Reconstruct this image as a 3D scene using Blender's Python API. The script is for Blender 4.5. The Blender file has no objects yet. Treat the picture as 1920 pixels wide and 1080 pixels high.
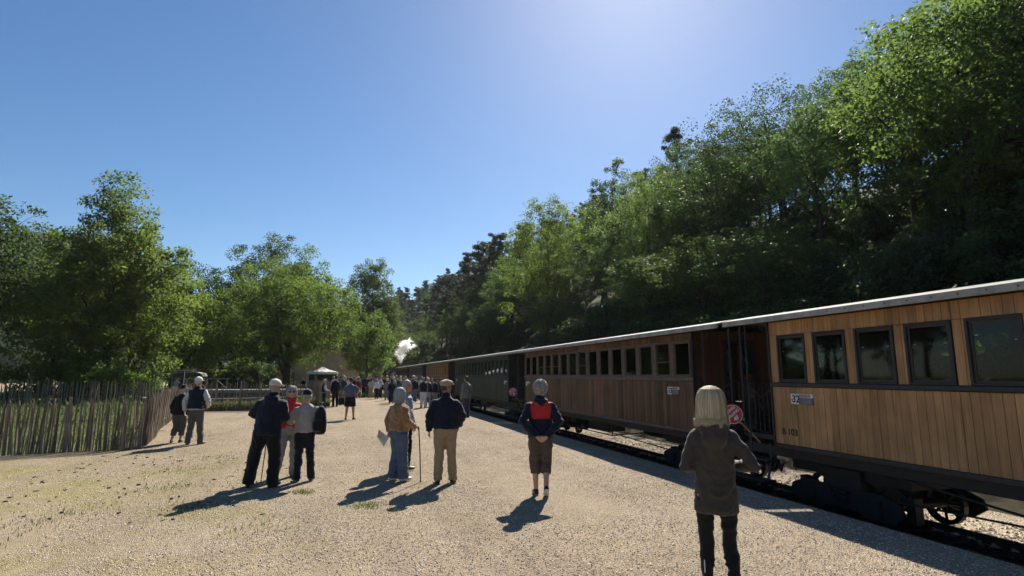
import bpy, math, random
import numpy as np
from mathutils import Vector, Matrix, noise
R = math.radians
random.seed(7); RNG = np.random.default_rng(7)
sc = bpy.context.scene
COL = sc.collection

# ------------------------------------------------------------------ camera
cd = bpy.data.cameras.new('camera'); cam = bpy.data.objects.new('camera', cd); COL.objects.link(cam)
cd.sensor_fit = 'HORIZONTAL'; cd.sensor_width = 36.0; cd.lens = 36.0 * 1050 / 1920
cd.clip_start = 0.05; cd.clip_end = 3000
cam.location = (0, 0, 1.8)
cam.rotation_euler = (R(90 + 8.824), 0, R(-16.512))
sc.camera = cam
# ------------------------------------------------------------------ sky and sun
SUN_AZ, SUN_EL = 30.0, 41.0          # clockwise from +Y, above the horizon
w = bpy.data.worlds.new('World'); sc.world = w; w.use_nodes = True
nt = w.node_tree; nt.nodes.clear()
wo = nt.nodes.new('ShaderNodeOutputWorld'); bg = nt.nodes.new('ShaderNodeBackground'); sky = nt.nodes.new('ShaderNodeTexSky')
sky.sky_type = 'NISHITA'; sky.sun_disc = False
sky.sun_elevation = R(SUN_EL); sky.sun_rotation = R(SUN_AZ)
sky.altitude = 200; sky.air_density = 1.0; sky.dust_density = 0.35; sky.ozone_density = 3.5
bg.inputs[1].default_value = 0.052
hs = nt.nodes.new('ShaderNodeHueSaturation'); hs.inputs['Saturation'].default_value = 1.22
nt.links.new(sky.outputs[0], hs.inputs['Color']); nt.links.new(hs.outputs[0], bg.inputs[0]); nt.links.new(bg.outputs[0], wo.inputs[0])
sl = bpy.data.lights.new('sun', 'SUN'); sl.energy = 5.0; sl.angle = R(0.53); sl.color = (1.0, 0.93, 0.82)
so = bpy.data.objects.new('sun', sl); COL.objects.link(so)
so.location = (30, 50, 60)
sdir = Vector((math.sin(R(SUN_AZ)) * math.cos(R(SUN_EL)), math.cos(R(SUN_AZ)) * math.cos(R(SUN_EL)), math.sin(R(SUN_EL))))
so.rotation_euler = (-sdir).to_track_quat('-Z', 'Y').to_euler()
# ------------------------------------------------------------------ exposure
vs = sc.view_settings; vs.view_transform = 'Standard'; vs.look = 'None'; vs.exposure = 1.1; vs.gamma = 1.0; vs.use_curve_mapping = False
sc.render.engine = 'CYCLES'
cy = sc.cycles
cy.max_bounces = 6; cy.diffuse_bounces = 2; cy.glossy_bounces = 2; cy.transmission_bounces = 4; cy.transparent_max_bounces = 8; cy.volume_bounces = 5; cy.volume_step_rate = 1.5
cy.use_denoising = True; cy.sample_clamp_indirect = 6.0
cy.caustics_reflective = False; cy.caustics_refractive = False

# ------------------------------------------------------------------ tagging and mesh helpers
def tag(o, label=None, cat=None, group=None, kind=None):
    if label: o['label'] = label
    if cat: o['category'] = cat
    if group: o['group'] = group
    if kind: o['kind'] = kind
    return o
def empty(name, loc=(0, 0, 0), rz=0.0, label=None, cat=None, group=None):
    o = bpy.data.objects.new(name, None); COL.objects.link(o); o.empty_display_size = 0.2
    o.location = loc; o.rotation_euler = (0, 0, rz)
    return tag(o, label, cat, group)
def link(name, me, parent=None, loc=(0, 0, 0)):
    o = bpy.data.objects.new(name, me); COL.objects.link(o); o.location = loc
    if parent is not None: o.parent = parent
    return o
def frame_axes(t, ref):
    t = t.normalized(); s = t.cross(ref)
    if s.length < 1e-4: s = t.cross(Vector((1, 0, 0)))
    if s.length < 1e-4: s = t.cross(Vector((0, 1, 0)))
    s.normalize(); return s, s.cross(t).normalized()
class MB:
    def __init__(self): self.v = []; self.f = []; self.m = []; self.cur = 0
    def mat(self, i): self.cur = i; return self
    def add(self, vs, fs):
        b = len(self.v); self.v += [tuple(p) for p in vs]
        for f in fs: self.f.append(tuple(b + i for i in f)); self.m.append(self.cur)
        return self
    def box(self, x0, x1, y0, y1, z0, z1):
        return self.add([(x0,y0,z0),(x1,y0,z0),(x1,y1,z0),(x0,y1,z0),(x0,y0,z1),(x1,y0,z1),(x1,y1,z1),(x0,y1,z1)],
                        [(3,2,1,0),(4,5,6,7),(0,1,5,4),(1,2,6,5),(2,3,7,6),(3,0,4,7)])
    def bbox(self, x0, x1, y0, y1, z0, z1, b=0.004):      # box with chamfered vertical and horizontal edges on all sides
        vs = []
        for (za, ins) in ((z0, b), (z0 + b, 0), (z1 - b, 0), (z1, b)):
            a0, a1, c0, c1 = x0 + ins, x1 - ins, y0 + ins, y1 - ins
            vs += [(a0,c0,za),(a1,c0,za),(a1,c1,za),(a0,c1,za)]
        fs = [(3,2,1,0),(12,13,14,15)]
        for k in range(3):
            for i in range(4):
                j = (i + 1) % 4; fs.append((k*4+i, k*4+j, k*4+4+j, k*4+4+i))
        return self.add(vs, fs)
    def tube(self, pts, rad, n=8, ref=(0, 1, 0), cap=True):
        pts = [Vector(p) for p in pts]; ref = Vector(ref)
        if not isinstance(rad, (list, tuple)): rad = [rad] * len(pts)
        vs = []; k = len(pts)
        for i, p in enumerate(pts):
            t = (pts[min(i + 1, k - 1)] - pts[max(i - 1, 0)])
            s, u = frame_axes(t, ref)
            r = rad[i]; a, b = r if isinstance(r, (list, tuple)) else (r, r)
            for q in range(n):
                an = 2 * math.pi * q / n
                vs.append(p + s * (a * math.cos(an)) + u * (b * math.sin(an)))
        fs = []
        for i in range(k - 1):
            for q in range(n):
                q2 = (q + 1) % n; fs.append((i*n+q, i*n+q2, (i+1)*n+q2, (i+1)*n+q))
        if cap: fs.append(tuple(range(n - 1, -1, -1))); fs.append(tuple((k-1)*n + q for q in range(n)))
        return self.add(vs, fs)
    def cyl(self, p0, p1, r, n=12): return self.tube([p0, p1], r, n, ref=(0.13, 0.31, 0.94) if abs(p1[2]-p0[2]) < 1e-6 else (0, 1, 0))
    def ell(self, c, r, nu=14, nv=9, M=None):
        c = Vector(c); vs = [Vector((0, 0, -1))]
        for j in range(1, nv):
            th = math.pi * j / nv
            for i in range(nu):
                ph = 2 * math.pi * i / nu; vs.append(Vector((math.sin(th)*math.cos(ph), math.sin(th)*math.sin(ph), -math.cos(th))))
        vs.append(Vector((0, 0, 1)))
        vs = [Vector((p.x*r[0], p.y*r[1], p.z*r[2])) for p in vs]
        if M is not None: vs = [M @ p for p in vs]
        vs = [p + c for p in vs]; fs = []
        for i in range(nu): fs.append((0, 1 + (i+1) % nu, 1 + i))
        for j in range(nv - 2):
            for i in range(nu):
                i2 = (i+1) % nu; a = 1 + j*nu; fs.append((a+i, a+i2, a+nu+i2, a+nu+i))
        a = 1 + (nv-2)*nu
        for i in range(nu): fs.append((a+i, a+(i+1) % nu, a+nu))
        return self.add(vs, fs)
    def prism(self, poly, y0, y1, axis='y'):             # polygon in (x,z) pulled along y, or in (y,z) pulled along x
        n = len(poly)
        if axis == 'y': vs = [(p[0], y0, p[1]) for p in poly] + [(p[0], y1, p[1]) for p in poly]
        elif axis == 'x': vs = [(y0, p[0], p[1]) for p in poly] + [(y1, p[0], p[1]) for p in poly]
        else: vs = [(p[0], p[1], y0) for p in poly] + [(p[0], p[1], y1) for p in poly]
        fs = [tuple(range(n - 1, -1, -1)), tuple(range(n, 2*n))]
        for i in range(n): j = (i+1) % n; fs.append((i, j, n+j, n+i))
        return self.add(vs, fs)
    def mesh(self, name, mats, smooth=False, org=(0, 0, 0)):
        me = bpy.data.meshes.new(name)
        o = Vector(org)
        me.from_pydata([tuple(Vector(p) - o) for p in self.v], [], self.f)
        for m in (mats if isinstance(mats, (list, tuple)) else [mats]): me.materials.append(m)
        if len(me.materials) > 1: me.polygons.foreach_set('material_index', self.m)
        if smooth: me.polygons.foreach_set('use_smooth', [True] * len(me.polygons))
        fix_normals(me); return me
    def build(self, name, mats, parent=None, smooth=False, org=(0, 0, 0), loc=(0, 0, 0)):
        return link(name, self.mesh(name, mats, smooth, org), parent, loc)
import bmesh
def fix_normals(me):
    bm = bmesh.new(); bm.from_mesh(me); bmesh.ops.recalc_face_normals(bm, faces=bm.faces); bm.to_mesh(me); bm.free()
def quads_mesh(name, V, mat, attr=None, attrname='lf', smooth=False, tri=False):
    """V: (N,4,3) array of separate quads (or (N,3,3) triangles)"""
    N, k = V.shape[0], V.shape[1]
    me = bpy.data.meshes.new(name)
    me.vertices.add(N * k); me.vertices.foreach_set('co', V.reshape(-1).astype(np.float32))
    me.loops.add(N * k); me.loops.foreach_set('vertex_index', np.arange(N * k, dtype=np.int32))
    me.polygons.add(N); me.polygons.foreach_set('loop_start', np.arange(0, N * k, k, dtype=np.int32))
    me.update(calc_edges=True); me.validate()
    if attr is not None:
        a = me.attributes.new(attrname, 'FLOAT', 'POINT'); a.data.foreach_set('value', np.repeat(attr.astype(np.float32), k))
    for m in (mat if isinstance(mat, (list, tuple)) else [mat]): me.materials.append(m)
    return me

# ------------------------------------------------------------------ materials
MATS = {}
def nodes_of(m):
    m.use_nodes = True; t = m.node_tree; t.nodes.clear()
    return t, t.nodes, t.links
def N(t, typ, **kw):
    n = t.nodes.new(typ)
    for k, v in kw.items(): setattr(n, k, v)
    return n
def ramp(t, stops, fac=None, interp='LINEAR'):
    n = t.nodes.new('ShaderNodeValToRGB'); n.color_ramp.interpolation = interp
    e = n.color_ramp.elements
    while len(e) < len(stops): e.new(0.5)
    for i, (p, c) in enumerate(stops): e[i].position = p; e[i].color = (*c, 1) if len(c) == 3 else c
    if fac is not None: t.links.new(fac, n.inputs[0])
    return n
def mixc(t, a, b, fac, mode='MIX'):
    n = t.nodes.new('ShaderNodeMix'); n.data_type = 'RGBA'; n.blend_type = mode
    for sock, val in ((n.inputs[0], fac), (n.inputs[6], a), (n.inputs[7], b)):
        if hasattr(val, 'is_linked'): t.links.new(val, sock)
        elif isinstance(val, (int, float)): sock.default_value = val
        else: sock.default_value = (*val, 1)
    return n.outputs[2]
def mul(c, k): return tuple(min(1, x * k) for x in c)
def mat(name, col, rough=0.7, var=0.18, scale=8.0, bump=0.0, bscale=60.0, metal=0.0, spec=0.4, objvar=0.0, stretch=(1, 1, 1), sheen=0.0):
    """plain surface: base colour with noise wear, optional bump and per-object brightness"""
    if name in MATS: return MATS[name]
    m = bpy.data.materials.new(name); t, nd, lk = nodes_of(m)
    out = N(t, 'ShaderNodeOutputMaterial'); p = N(t, 'ShaderNodeBsdfPrincipled'); lk.new(p.outputs[0], out.inputs[0])
    tc = N(t, 'ShaderNodeTexCoord'); mp = N(t, 'ShaderNodeMapping'); mp.inputs['Scale'].default_value = stretch
    lk.new(tc.outputs['Object'], mp.inputs[0])
    ns = N(t, 'ShaderNodeTexNoise'); ns.inputs['Scale'].default_value = scale; ns.inputs['Detail'].default_value = 5; ns.inputs['Roughness'].default_value = 0.65
    lk.new(mp.outputs[0], ns.inputs['Vector'])
    rp = ramp(t, [(0.3, mul(col, 1 - var * 1.6)), (0.72, mul(col, 1 + var))], ns.outputs[0]); c = rp.outputs[0]
    if objvar:
        oi = N(t, 'ShaderNodeObjectInfo'); r2 = ramp(t, [(0, (1 - objvar,) * 3), (1, (1 + objvar * .6,) * 3)], oi.outputs['Random'])
        c = mixc(t, c, r2.outputs[0], 1.0, 'MULTIPLY')
    lk.new(c, p.inputs['Base Color'])
    p.inputs['Roughness'].default_value = rough; p.inputs['Metallic'].default_value = metal
    p.inputs['Specular IOR Level'].default_value = spec
    if sheen: p.inputs['Sheen Weight'].default_value = sheen
    if bump:
        b = N(t, 'ShaderNodeTexNoise'); b.inputs['Scale'].default_value = bscale; b.inputs['Detail'].default_value = 4
        lk.new(mp.outputs[0], b.inputs['Vector'])
        bn = N(t, 'ShaderNodeBump'); bn.inputs['Strength'].default_value = bump; bn.inputs['Distance'].default_value = 0.01
        lk.new(b.outputs[0], bn.inputs['Height']); lk.new(bn.outputs[0], p.inputs['Normal'])
    MATS[name] = m; return m
def wood(name, col, dark, rough=0.5, objvar=0.25, grain=(26, 26, 1.1), spec=0.35, period=None):
    """varnished boards; grain runs along z; period gives each joined board its own tone"""
    if name in MATS: return MATS[name]
    m = bpy.data.materials.new(name); t, nd, lk = nodes_of(m)
    out = N(t, 'ShaderNodeOutputMaterial'); p = N(t, 'ShaderNodeBsdfPrincipled'); lk.new(p.outputs[0], out.inputs[0])
    tc = N(t, 'ShaderNodeTexCoord'); oi = N(t, 'ShaderNodeObjectInfo')
    mp = N(t, 'ShaderNodeMapping'); mp.inputs['Scale'].default_value = grain
    ad = N(t, 'ShaderNodeVectorMath', operation='ADD'); sc_ = N(t, 'ShaderNodeVectorMath', operation='SCALE'); sc_.inputs[0].default_value = (13.0, 7.0, 31.0)
    lk.new(oi.outputs['Random'], sc_.inputs['Scale']); lk.new(tc.outputs['Object'], ad.inputs[0]); lk.new(sc_.outputs[0], ad.inputs[1]); lk.new(ad.outputs[0], mp.inputs[0])
    n1 = N(t, 'ShaderNodeTexNoise'); n1.inputs['Scale'].default_value = 1.6; n1.inputs['Detail'].default_value = 6; n1.inputs['Roughness'].default_value = .7; n1.inputs['Distortion'].default_value = .6
    lk.new(mp.outputs[0], n1.inputs['Vector'])
    n2 = N(t, 'ShaderNodeTexNoise'); n2.inputs['Scale'].default_value = 1.3; n2.inputs['Detail'].default_value = 3
    lk.new(tc.outputs['Object'], n2.inputs['Vector'])
    rp = ramp(t, [(0.28, dark), (0.6, col), (0.85, mul(col, 1.25))], n1.outputs[0])
    r3 = ramp(t, [(0.3, (.62, .6, .6)), (0.7, (1.08, 1.08, 1.08))], n2.outputs[0])
    c = mixc(t, rp.outputs[0], r3.outputs[0], 1.0, 'MULTIPLY')
    if period:
        at = N(t, 'ShaderNodeAttribute'); at.attribute_name = 'lf'; fac = at.outputs['Fac']
    else: fac = oi.outputs['Random']
    r2 = ramp(t, [(0, (1 - objvar, 1 - objvar * 1.1, 1 - objvar * 1.15)), (.5, (1, 1, 1)), (1, (1 + objvar * .8, 1 + objvar * .75, 1 + objvar * .6))], fac)
    c = mixc(t, c, r2.outputs[0], 1.0, 'MULTIPLY')
    sm = N(t, 'ShaderNodeMapping'); sm.inputs['Scale'].default_value = (7, 7, .45); lk.new(tc.outputs['Object'], sm.inputs[0])
    sn = N(t, 'ShaderNodeTexNoise'); sn.inputs['Scale'].default_value = 1.0; sn.inputs['Detail'].default_value = 6; sn.inputs['Roughness'].default_value = .7; lk.new(sm.outputs[0], sn.inputs['Vector'])
    rs_ = ramp(t, [(.34, (.55, .52, .50)), (.47, (1, 1, 1)), (.75, (1.1, 1.09, 1.06))], sn.outputs[0]); c = mixc(t, c, rs_.outputs[0], .8, 'MULTIPLY')   # weather streaks
    lk.new(c, p.inputs['Base Color']); p.inputs['Roughness'].default_value = rough; p.inputs['Specular IOR Level'].default_value = spec
    bn = N(t, 'ShaderNodeBump'); bn.inputs['Strength'].default_value = .25; bn.inputs['Distance'].default_value = .004
    lk.new(n1.outputs[0], bn.inputs['Height']); lk.new(bn.outputs[0], p.inputs['Normal'])
    MATS[name] = m; return m
def leafmat(name, lo, hi, trans, tw=0.45, gloss=0.58, spec=.13):
    if name in MATS: return MATS[name]
    m = bpy.data.materials.new(name); t, nd, lk = nodes_of(m)
    out = N(t, 'ShaderNodeOutputMaterial'); p = N(t, 'ShaderNodeBsdfPrincipled'); tr = N(t, 'ShaderNodeBsdfTranslucent'); mx = N(t, 'ShaderNodeMixShader')
    at = N(t, 'ShaderNodeAttribute'); at.attribute_name = 'lf'; oi = N(t, 'ShaderNodeObjectInfo')
    lo = (lo[0] * .78, lo[1] * .92, lo[2] * 1.1); hi = (hi[0] * .82, hi[1] * .95, hi[2] * 1.15); rp = ramp(t, [(0, lo), (1, hi)], at.outputs['Fac'])
    r2 = ramp(t, [(0, (.72, .78, .8)), (.5, (1, 1, 1)), (1, (1.25, 1.12, .8))], oi.outputs['Random'])
    c = mixc(t, rp.outputs[0], r2.outputs[0], 1.0, 'MULTIPLY')
    lk.new(c, p.inputs['Base Color']); p.inputs['Roughness'].default_value = gloss; p.inputs['Specular IOR Level'].default_value = spec
    tcol = mixc(t, mul((trans[0] * .80, trans[1] * .98, trans[2] * 1.15), 1.02), r2.outputs[0], 1.0, 'MULTIPLY'); lk.new(tcol, tr.inputs[0])
    mx.inputs[0].default_value = min(.6, tw + .08)
    lk.new(p.outputs[0], mx.inputs[1]); lk.new(tr.outputs[0], mx.inputs[2]); lk.new(mx.outputs[0], out.inputs[0])
    MATS[name] = m; return m
def glassmat(name='coach_glass', tint=(.55, .6, .58)):
    if name in MATS: return MATS[name]
    m = bpy.data.materials.new(name); t, nd, lk = nodes_of(m)
    out = N(t, 'ShaderNodeOutputMaterial'); gl = N(t, 'ShaderNodeBsdfGlossy'); tr = N(t, 'ShaderNodeBsdfTransparent'); mx = N(t, 'ShaderNodeMixShader'); fr = N(t, 'ShaderNodeFresnel')
    fr.inputs[0].default_value = 1.33; gl.inputs['Roughness'].default_value = .03; gl.inputs[0].default_value = (.9, .95, 1, 1); tr.inputs[0].default_value = (*tint, 1)
    ns = N(t, 'ShaderNodeTexNoise'); ns.inputs['Scale'].default_value = 1.2; bn = N(t, 'ShaderNodeBump'); bn.inputs['Strength'].default_value = .02; bn.inputs['Distance'].default_value = .02
    lk.new(ns.outputs[0], bn.inputs['Height']); lk.new(bn.outputs[0], gl.inputs['Normal'])
    lk.new(fr.outputs[0], mx.inputs[0]); lk.new(tr.outputs[0], mx.inputs[1]); lk.new(gl.outputs[0], mx.inputs[2]); lk.new(mx.outputs[0], out.inputs[0])
    MATS[name] = m; return m
def gravelmat(name, cols, moss=0.0, stone=55.0, bump=1.0, dist=.02):
    if name in MATS: return MATS[name]
    m = bpy.data.materials.new(name); t, nd, lk = nodes_of(m)
    out = N(t, 'ShaderNodeOutputMaterial'); p = N(t, 'ShaderNodeBsdfPrincipled'); lk.new(p.outputs[0], out.inputs[0])
    tc = N(t, 'ShaderNodeTexCoord')
    vo = N(t, 'ShaderNodeTexVoronoi'); vo.inputs['Scale'].default_value = stone; lk.new(tc.outputs['Object'], vo.inputs['Vector'])
    v2 = N(t, 'ShaderNodeTexVoronoi'); v2.inputs['Scale'].default_value = stone * .43; lk.new(tc.outputs['Object'], v2.inputs['Vector'])
    sep = N(t, 'ShaderNodeSeparateColor'); lk.new(vo.outputs['Color'], sep.inputs[0])
    sep2 = N(t, 'ShaderNodeSeparateColor'); lk.new(v2.outputs['Color'], sep2.inputs[0])
    rp = ramp(t, [(0, cols[0]), (.35, cols[1]), (.75, cols[2]), (1, cols[3])], sep.outputs[0])
    big = N(t, 'ShaderNodeTexNoise'); big.inputs['Scale'].default_value = .35; big.inputs['Detail'].default_value = 6; big.inputs['Roughness'].default_value = .7; lk.new(tc.outputs['Object'], big.inputs['Vector'])
    rb = ramp(t, [(.3, (.78, .77, .74)), (.7, (1.1, 1.1, 1.1))], big.outputs[0])
    c = mixc(t, rp.outputs[0], rb.outputs[0], 1.0, 'MULTIPLY')
    big2 = N(t, 'ShaderNodeTexNoise'); big2.inputs['Scale'].default_value = 2.2; big2.inputs['Detail'].default_value = 7; big2.inputs['Roughness'].default_value = .75; lk.new(tc.outputs['Object'], big2.inputs['Vector'])
    rb2 = ramp(t, [(.32, (.74, .73, .71)), (.6, (1.05, 1.05, 1.05))], big2.outputs[0]); c = mixc(t, c, rb2.outputs[0], .8, 'MULTIPLY')
    r2 = ramp(t, [(0, (.75, .75, .75)), (1, (1.12, 1.12, 1.12))], sep2.outputs[1]); c = mixc(t, c, r2.outputs[0], .7, 'MULTIPLY')
    if moss:
        mn = N(t, 'ShaderNodeTexNoise'); mn.inputs['Scale'].default_value = .55; mn.inputs['Detail'].default_value = 7; mn.inputs['Roughness'].default_value = .72
        mpm = N(t, 'ShaderNodeMapping'); mpm.inputs['Location'].default_value = (3.1, 1.7, 0); lk.new(tc.outputs['Object'], mpm.inputs[0]); lk.new(mpm.outputs[0], mn.inputs['Vector'])
        sx = N(t, 'ShaderNodeSeparateXYZ'); lk.new(tc.outputs['Object'], sx.inputs[0])
        mr = N(t, 'ShaderNodeMapRange'); mr.inputs[1].default_value = 2.0; mr.inputs[2].default_value = -4.0; mr.inputs[3].default_value = -.06; mr.inputs[4].default_value = .12; lk.new(sx.outputs[0], mr.inputs[0])
        mry = N(t, 'ShaderNodeMapRange'); mry.inputs[1].default_value = 12.0; mry.inputs[2].default_value = 24.0; mry.inputs[3].default_value = 0.0; mry.inputs[4].default_value = -.2; lk.new(sx.outputs[1], mry.inputs[0])
        add = N(t, 'ShaderNodeMath', operation='ADD'); lk.new(mn.outputs[0], add.inputs[0]); lk.new(mr.outputs[0], add.inputs[1])
        add2 = N(t, 'ShaderNodeMath', operation='ADD'); lk.new(add.outputs[0], add2.inputs[0]); lk.new(mry.outputs[0], add2.inputs[1])
        rm = ramp(t, [(.5, (0, 0, 0)), (.72, (moss,) * 3)], add2.outputs[0])
        c = mixc(t, c, (.30, .27, .09), rm.outputs[0])
    wm = N(t, 'ShaderNodeMapping'); wm.inputs['Scale'].default_value = (1.1, .10, 1); wm.inputs['Rotation'].default_value = (0, 0, .06); lk.new(tc.outputs['Object'], wm.inputs[0])
    wn = N(t, 'ShaderNodeTexNoise'); wn.inputs['Scale'].default_value = 1.0; wn.inputs['Detail'].default_value = 5; wn.inputs['Roughness'].default_value = .6; lk.new(wm.outputs[0], wn.inputs['Vector'])
    rw = ramp(t, [(.36, (.80, .79, .77)), (.5, (1.0, 1.0, 1.0)), (.68, (1.08, 1.07, 1.05))], wn.outputs[0]); c = mixc(t, c, rw.outputs[0], .9, 'MULTIPLY')
    dn = N(t, 'ShaderNodeTexNoise'); dn.inputs['Scale'].default_value = .8; dn.inputs['Detail'].default_value = 8; dn.inputs['Roughness'].default_value = .68; dn.inputs['Distortion'].default_value = .5; lk.new(tc.outputs['Object'], dn.inputs['Vector'])
    rd = ramp(t, [(.38, (.0,) * 3), (.66, (.55,) * 3)], dn.outputs[0]); c = mixc(t, c, mul(cols[1], 1.08), rd.outputs[0])
    lk.new(c, p.inputs['Base Color']); p.inputs['Roughness'].default_value = .95; p.inputs['Specular IOR Level'].default_value = .15
    inv = N(t, 'ShaderNodeMath', operation='SUBTRACT'); inv.inputs[0].default_value = 1.0; lk.new(vo.outputs['Distance'], inv.inputs[1])
    bn = N(t, 'ShaderNodeBump'); bn.inputs['Strength'].default_value = bump; bn.inputs['Distance'].default_value = dist
    hs = N(t, 'ShaderNodeMath', operation='ADD'); lk.new(inv.outputs[0], hs.inputs[0]); lk.new(sep.outputs[1], hs.inputs[1])
    lk.new(hs.outputs[0], bn.inputs['Height']); lk.new(bn.outputs[0], p.inputs['Normal'])
    MATS[name] = m; return m
# ================================================================== THE SETTING
def smooth01(a, b, x):
    t = min(1, max(0, (x - a) / (b - a))); return t * t * (3 - 2 * t)
def hill_z(X, Y):
    foot = 12.6 - 30.0 * smooth01(110, 290, Y)
    cap = 22 + 14 * smooth01(30, 150, Y) + 12 * smooth01(150, 240, Y)
    d = max(0.0, X - foot)
    z = cap * (1 - math.exp(-0.80 * d / cap)) * (1 + .15 * smooth01(20, 60, d)) + d * .06
    z += smooth01(1, 8, d) * 1.3 * (noise.noise(Vector((X * .09, Y * .07, 3.3))) + .5 * noise.noise(Vector((X * .25, Y * .22, 8.1))))
    return z - .02
def left_z(X, Y):
    """low ground behind the fences and the far hill at the left"""
    d = math.hypot((X + 190) / 105.0, (Y - 430) / 90.0)
    return 100 * math.exp(-d * d * .75) - 6 + .12 * noise.noise(Vector((X * .2, Y * .2, 0)))
def grid_mesh(name, xs, ys, fz, m, parent=None, smooth=True):
    vs = [(x, y, fz(x, y)) for y in ys for x in xs]; nx = len(xs)
    fs = [(j*nx+i, j*nx+i+1, (j+1)*nx+i+1, (j+1)*nx+i) for j in range(len(ys)-1) for i in range(nx-1)]
    me = bpy.data.meshes.new(name); me.from_pydata(vs, [], fs); me.materials.append(m)
    if smooth: me.polygons.foreach_set('use_smooth', [True] * len(fs))
    return link(name, me, parent)
GRAVEL = gravelmat('pale_gravel', [(.14, .11, .08), (.40, .315, .222), (.53, .43, .312), (.72, .62, .49)], moss=.8, stone=88)
BALLAST = gravelmat('shaded_dark_ballast', [(.008, .008, .009), (.018, .017, .017), (.032, .030, .028), (.06, .055, .05)], stone=30, dist=.04)  # dark ballast with the deep shade under the train put into its colour
VERGE = gravelmat('verge_gravel', [(.17, .135, .10), (.44, .36, .27), (.58, .49, .38), (.74, .66, .55)], stone=38, dist=.03)
SOIL = mat('forest_floor', (.045, .038, .022), .95, .5, 1.6, .8, 14, spec=.1)
MEADOW = mat('meadow_turf', (.10, .115, .035), .95, .45, 1.2, .6, 30, spec=.1)
FARG = mat('valley_floor', (.06, .075, .028), .95, .4, .05, spec=.1)
o = grid_mesh('ground', [-700, 700], [-700, 700], lambda x, y: -1.2, FARG); tag(o, kind='structure')
ys = [-40 + 1.0 * i for i in range(41)] + [1.0 + i * .5 for i in range(100)] + [52 + 4 * i for i in range(26)]
def yard_z(x, y): return .015 * noise.noise(Vector((x * .5, y * .5, 1))) + .006 * noise.noise(Vector((x * 2.1, y * 2.1, 5)))
o = grid_mesh('gravel_yard', [-70, -50, -35, -25, -18] + [-14 + .5 * i for i in range(41)] + [6.3], ys, lambda x, y: yard_z(x, y) if x < 6.2 else -.01, GRAVEL); tag(o, kind='structure')
TZ = {6.3: -.01, 6.42: -.22, 6.6: -.50, 6.9: -.60, 7.5: -.585, 7.9: -.58, 8.4: -.60, 8.75: -.59}
TZ2 = {8.75: -.59, 9.0: -.58, 9.6: -.57, 10.2: -.55, 11.0: -.50, 11.8: -.45, 12.6: -.40, 13.4: -.3}
xs = sorted(TZ)
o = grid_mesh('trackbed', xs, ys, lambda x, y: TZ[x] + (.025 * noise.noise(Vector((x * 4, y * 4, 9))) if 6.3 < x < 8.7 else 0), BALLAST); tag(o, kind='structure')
o = grid_mesh('gravel_verge', sorted(TZ2), ys, lambda x, y: TZ2[x] + .02 * noise.noise(Vector((x * 2, y * 2, 4))) * (x > 8.8), VERGE); tag(o, kind='structure')
hy = [-60 + 4 * i for i in range(25)] + [40 + 6 * i for i in range(60)]
o = grid_mesh('hillside', [-30, -24, -18, -12, -6, 0, 5, 9] + [12.6 + 1.6 * i for i in range(30)] + [65 + 12 * i for i in range(12)], hy,
              lambda x, y: hill_z(x, y) if (x >= 12.6 or y > 125) else -1.0, SOIL); tag(o, kind='structure')
o = grid_mesh('far_hillside', [-330 + 14 * i for i in range(23)], [260 + 14 * i for i in range(20)], lambda x, y: left_z(x, y) - .6, mat('far_forest_canopy', (.030, .042, .017), .95, .5, .12, spec=.05)); tag(o, kind='structure')
o = grid_mesh('meadow', [-60, -45, -32, -24, -18, -13, -9.5, -7.8, -7.3, -6.9, -5.75, -4.95], [16.05, 17, 19, 21, 23, 25, 28, 31.8, 34, 38, 44, 52, 60, 75],
              lambda x, y: .012 if x < -4.82 - max(0, (y - 16.9)) * .17 - .1 or y > 31.8 else -.05, MEADOW); tag(o, kind='structure')
o = grid_mesh('lawn', [-7.6, -5, -3, -1.2], [31.9, 34, 36, 40, 46, 52, 60], lambda x, y: .012, MEADOW); tag(o, kind='structure')

# rails and sleepers
STEEL = mat('rail_steel', (.10, .085, .075), .45, .3, 6, metal=.7)
TIMBER = mat('old_sleeper_timber', (.035, .028, .022), .85, .4, 5, .4, 30, stretch=(1, 8, 8))
rail_prof = [(-.05, 0), (.05, 0), (.05, .012), (.012, .025), (.012, .085), (.032, .09), (.032, .115), (-.032, .115), (-.032, .09), (-.012, .085), (-.012, .025), (-.05, .012)]
for xr, lab in ((7.95, 'steel rail of the track on the platform side under the train'), (8.95, 'steel rail of the track on the hill side under the train')):
    o = MB().prism([(xr + a, -.585 + b) for a, b in rail_prof], -30, 120).build('rail', STEEL); tag(o, lab, 'rail', 'rails under the train')
b = MB(); 
for i in range(220): b.box(7.5, 9.4, -28 + i * .66, -28 + i * .66 + .2, -.70, -.56)
o = b.build('sleepers', TIMBER); tag(o, 'dark timber sleepers of the track under the train', 'sleepers', kind='stuff')

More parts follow.
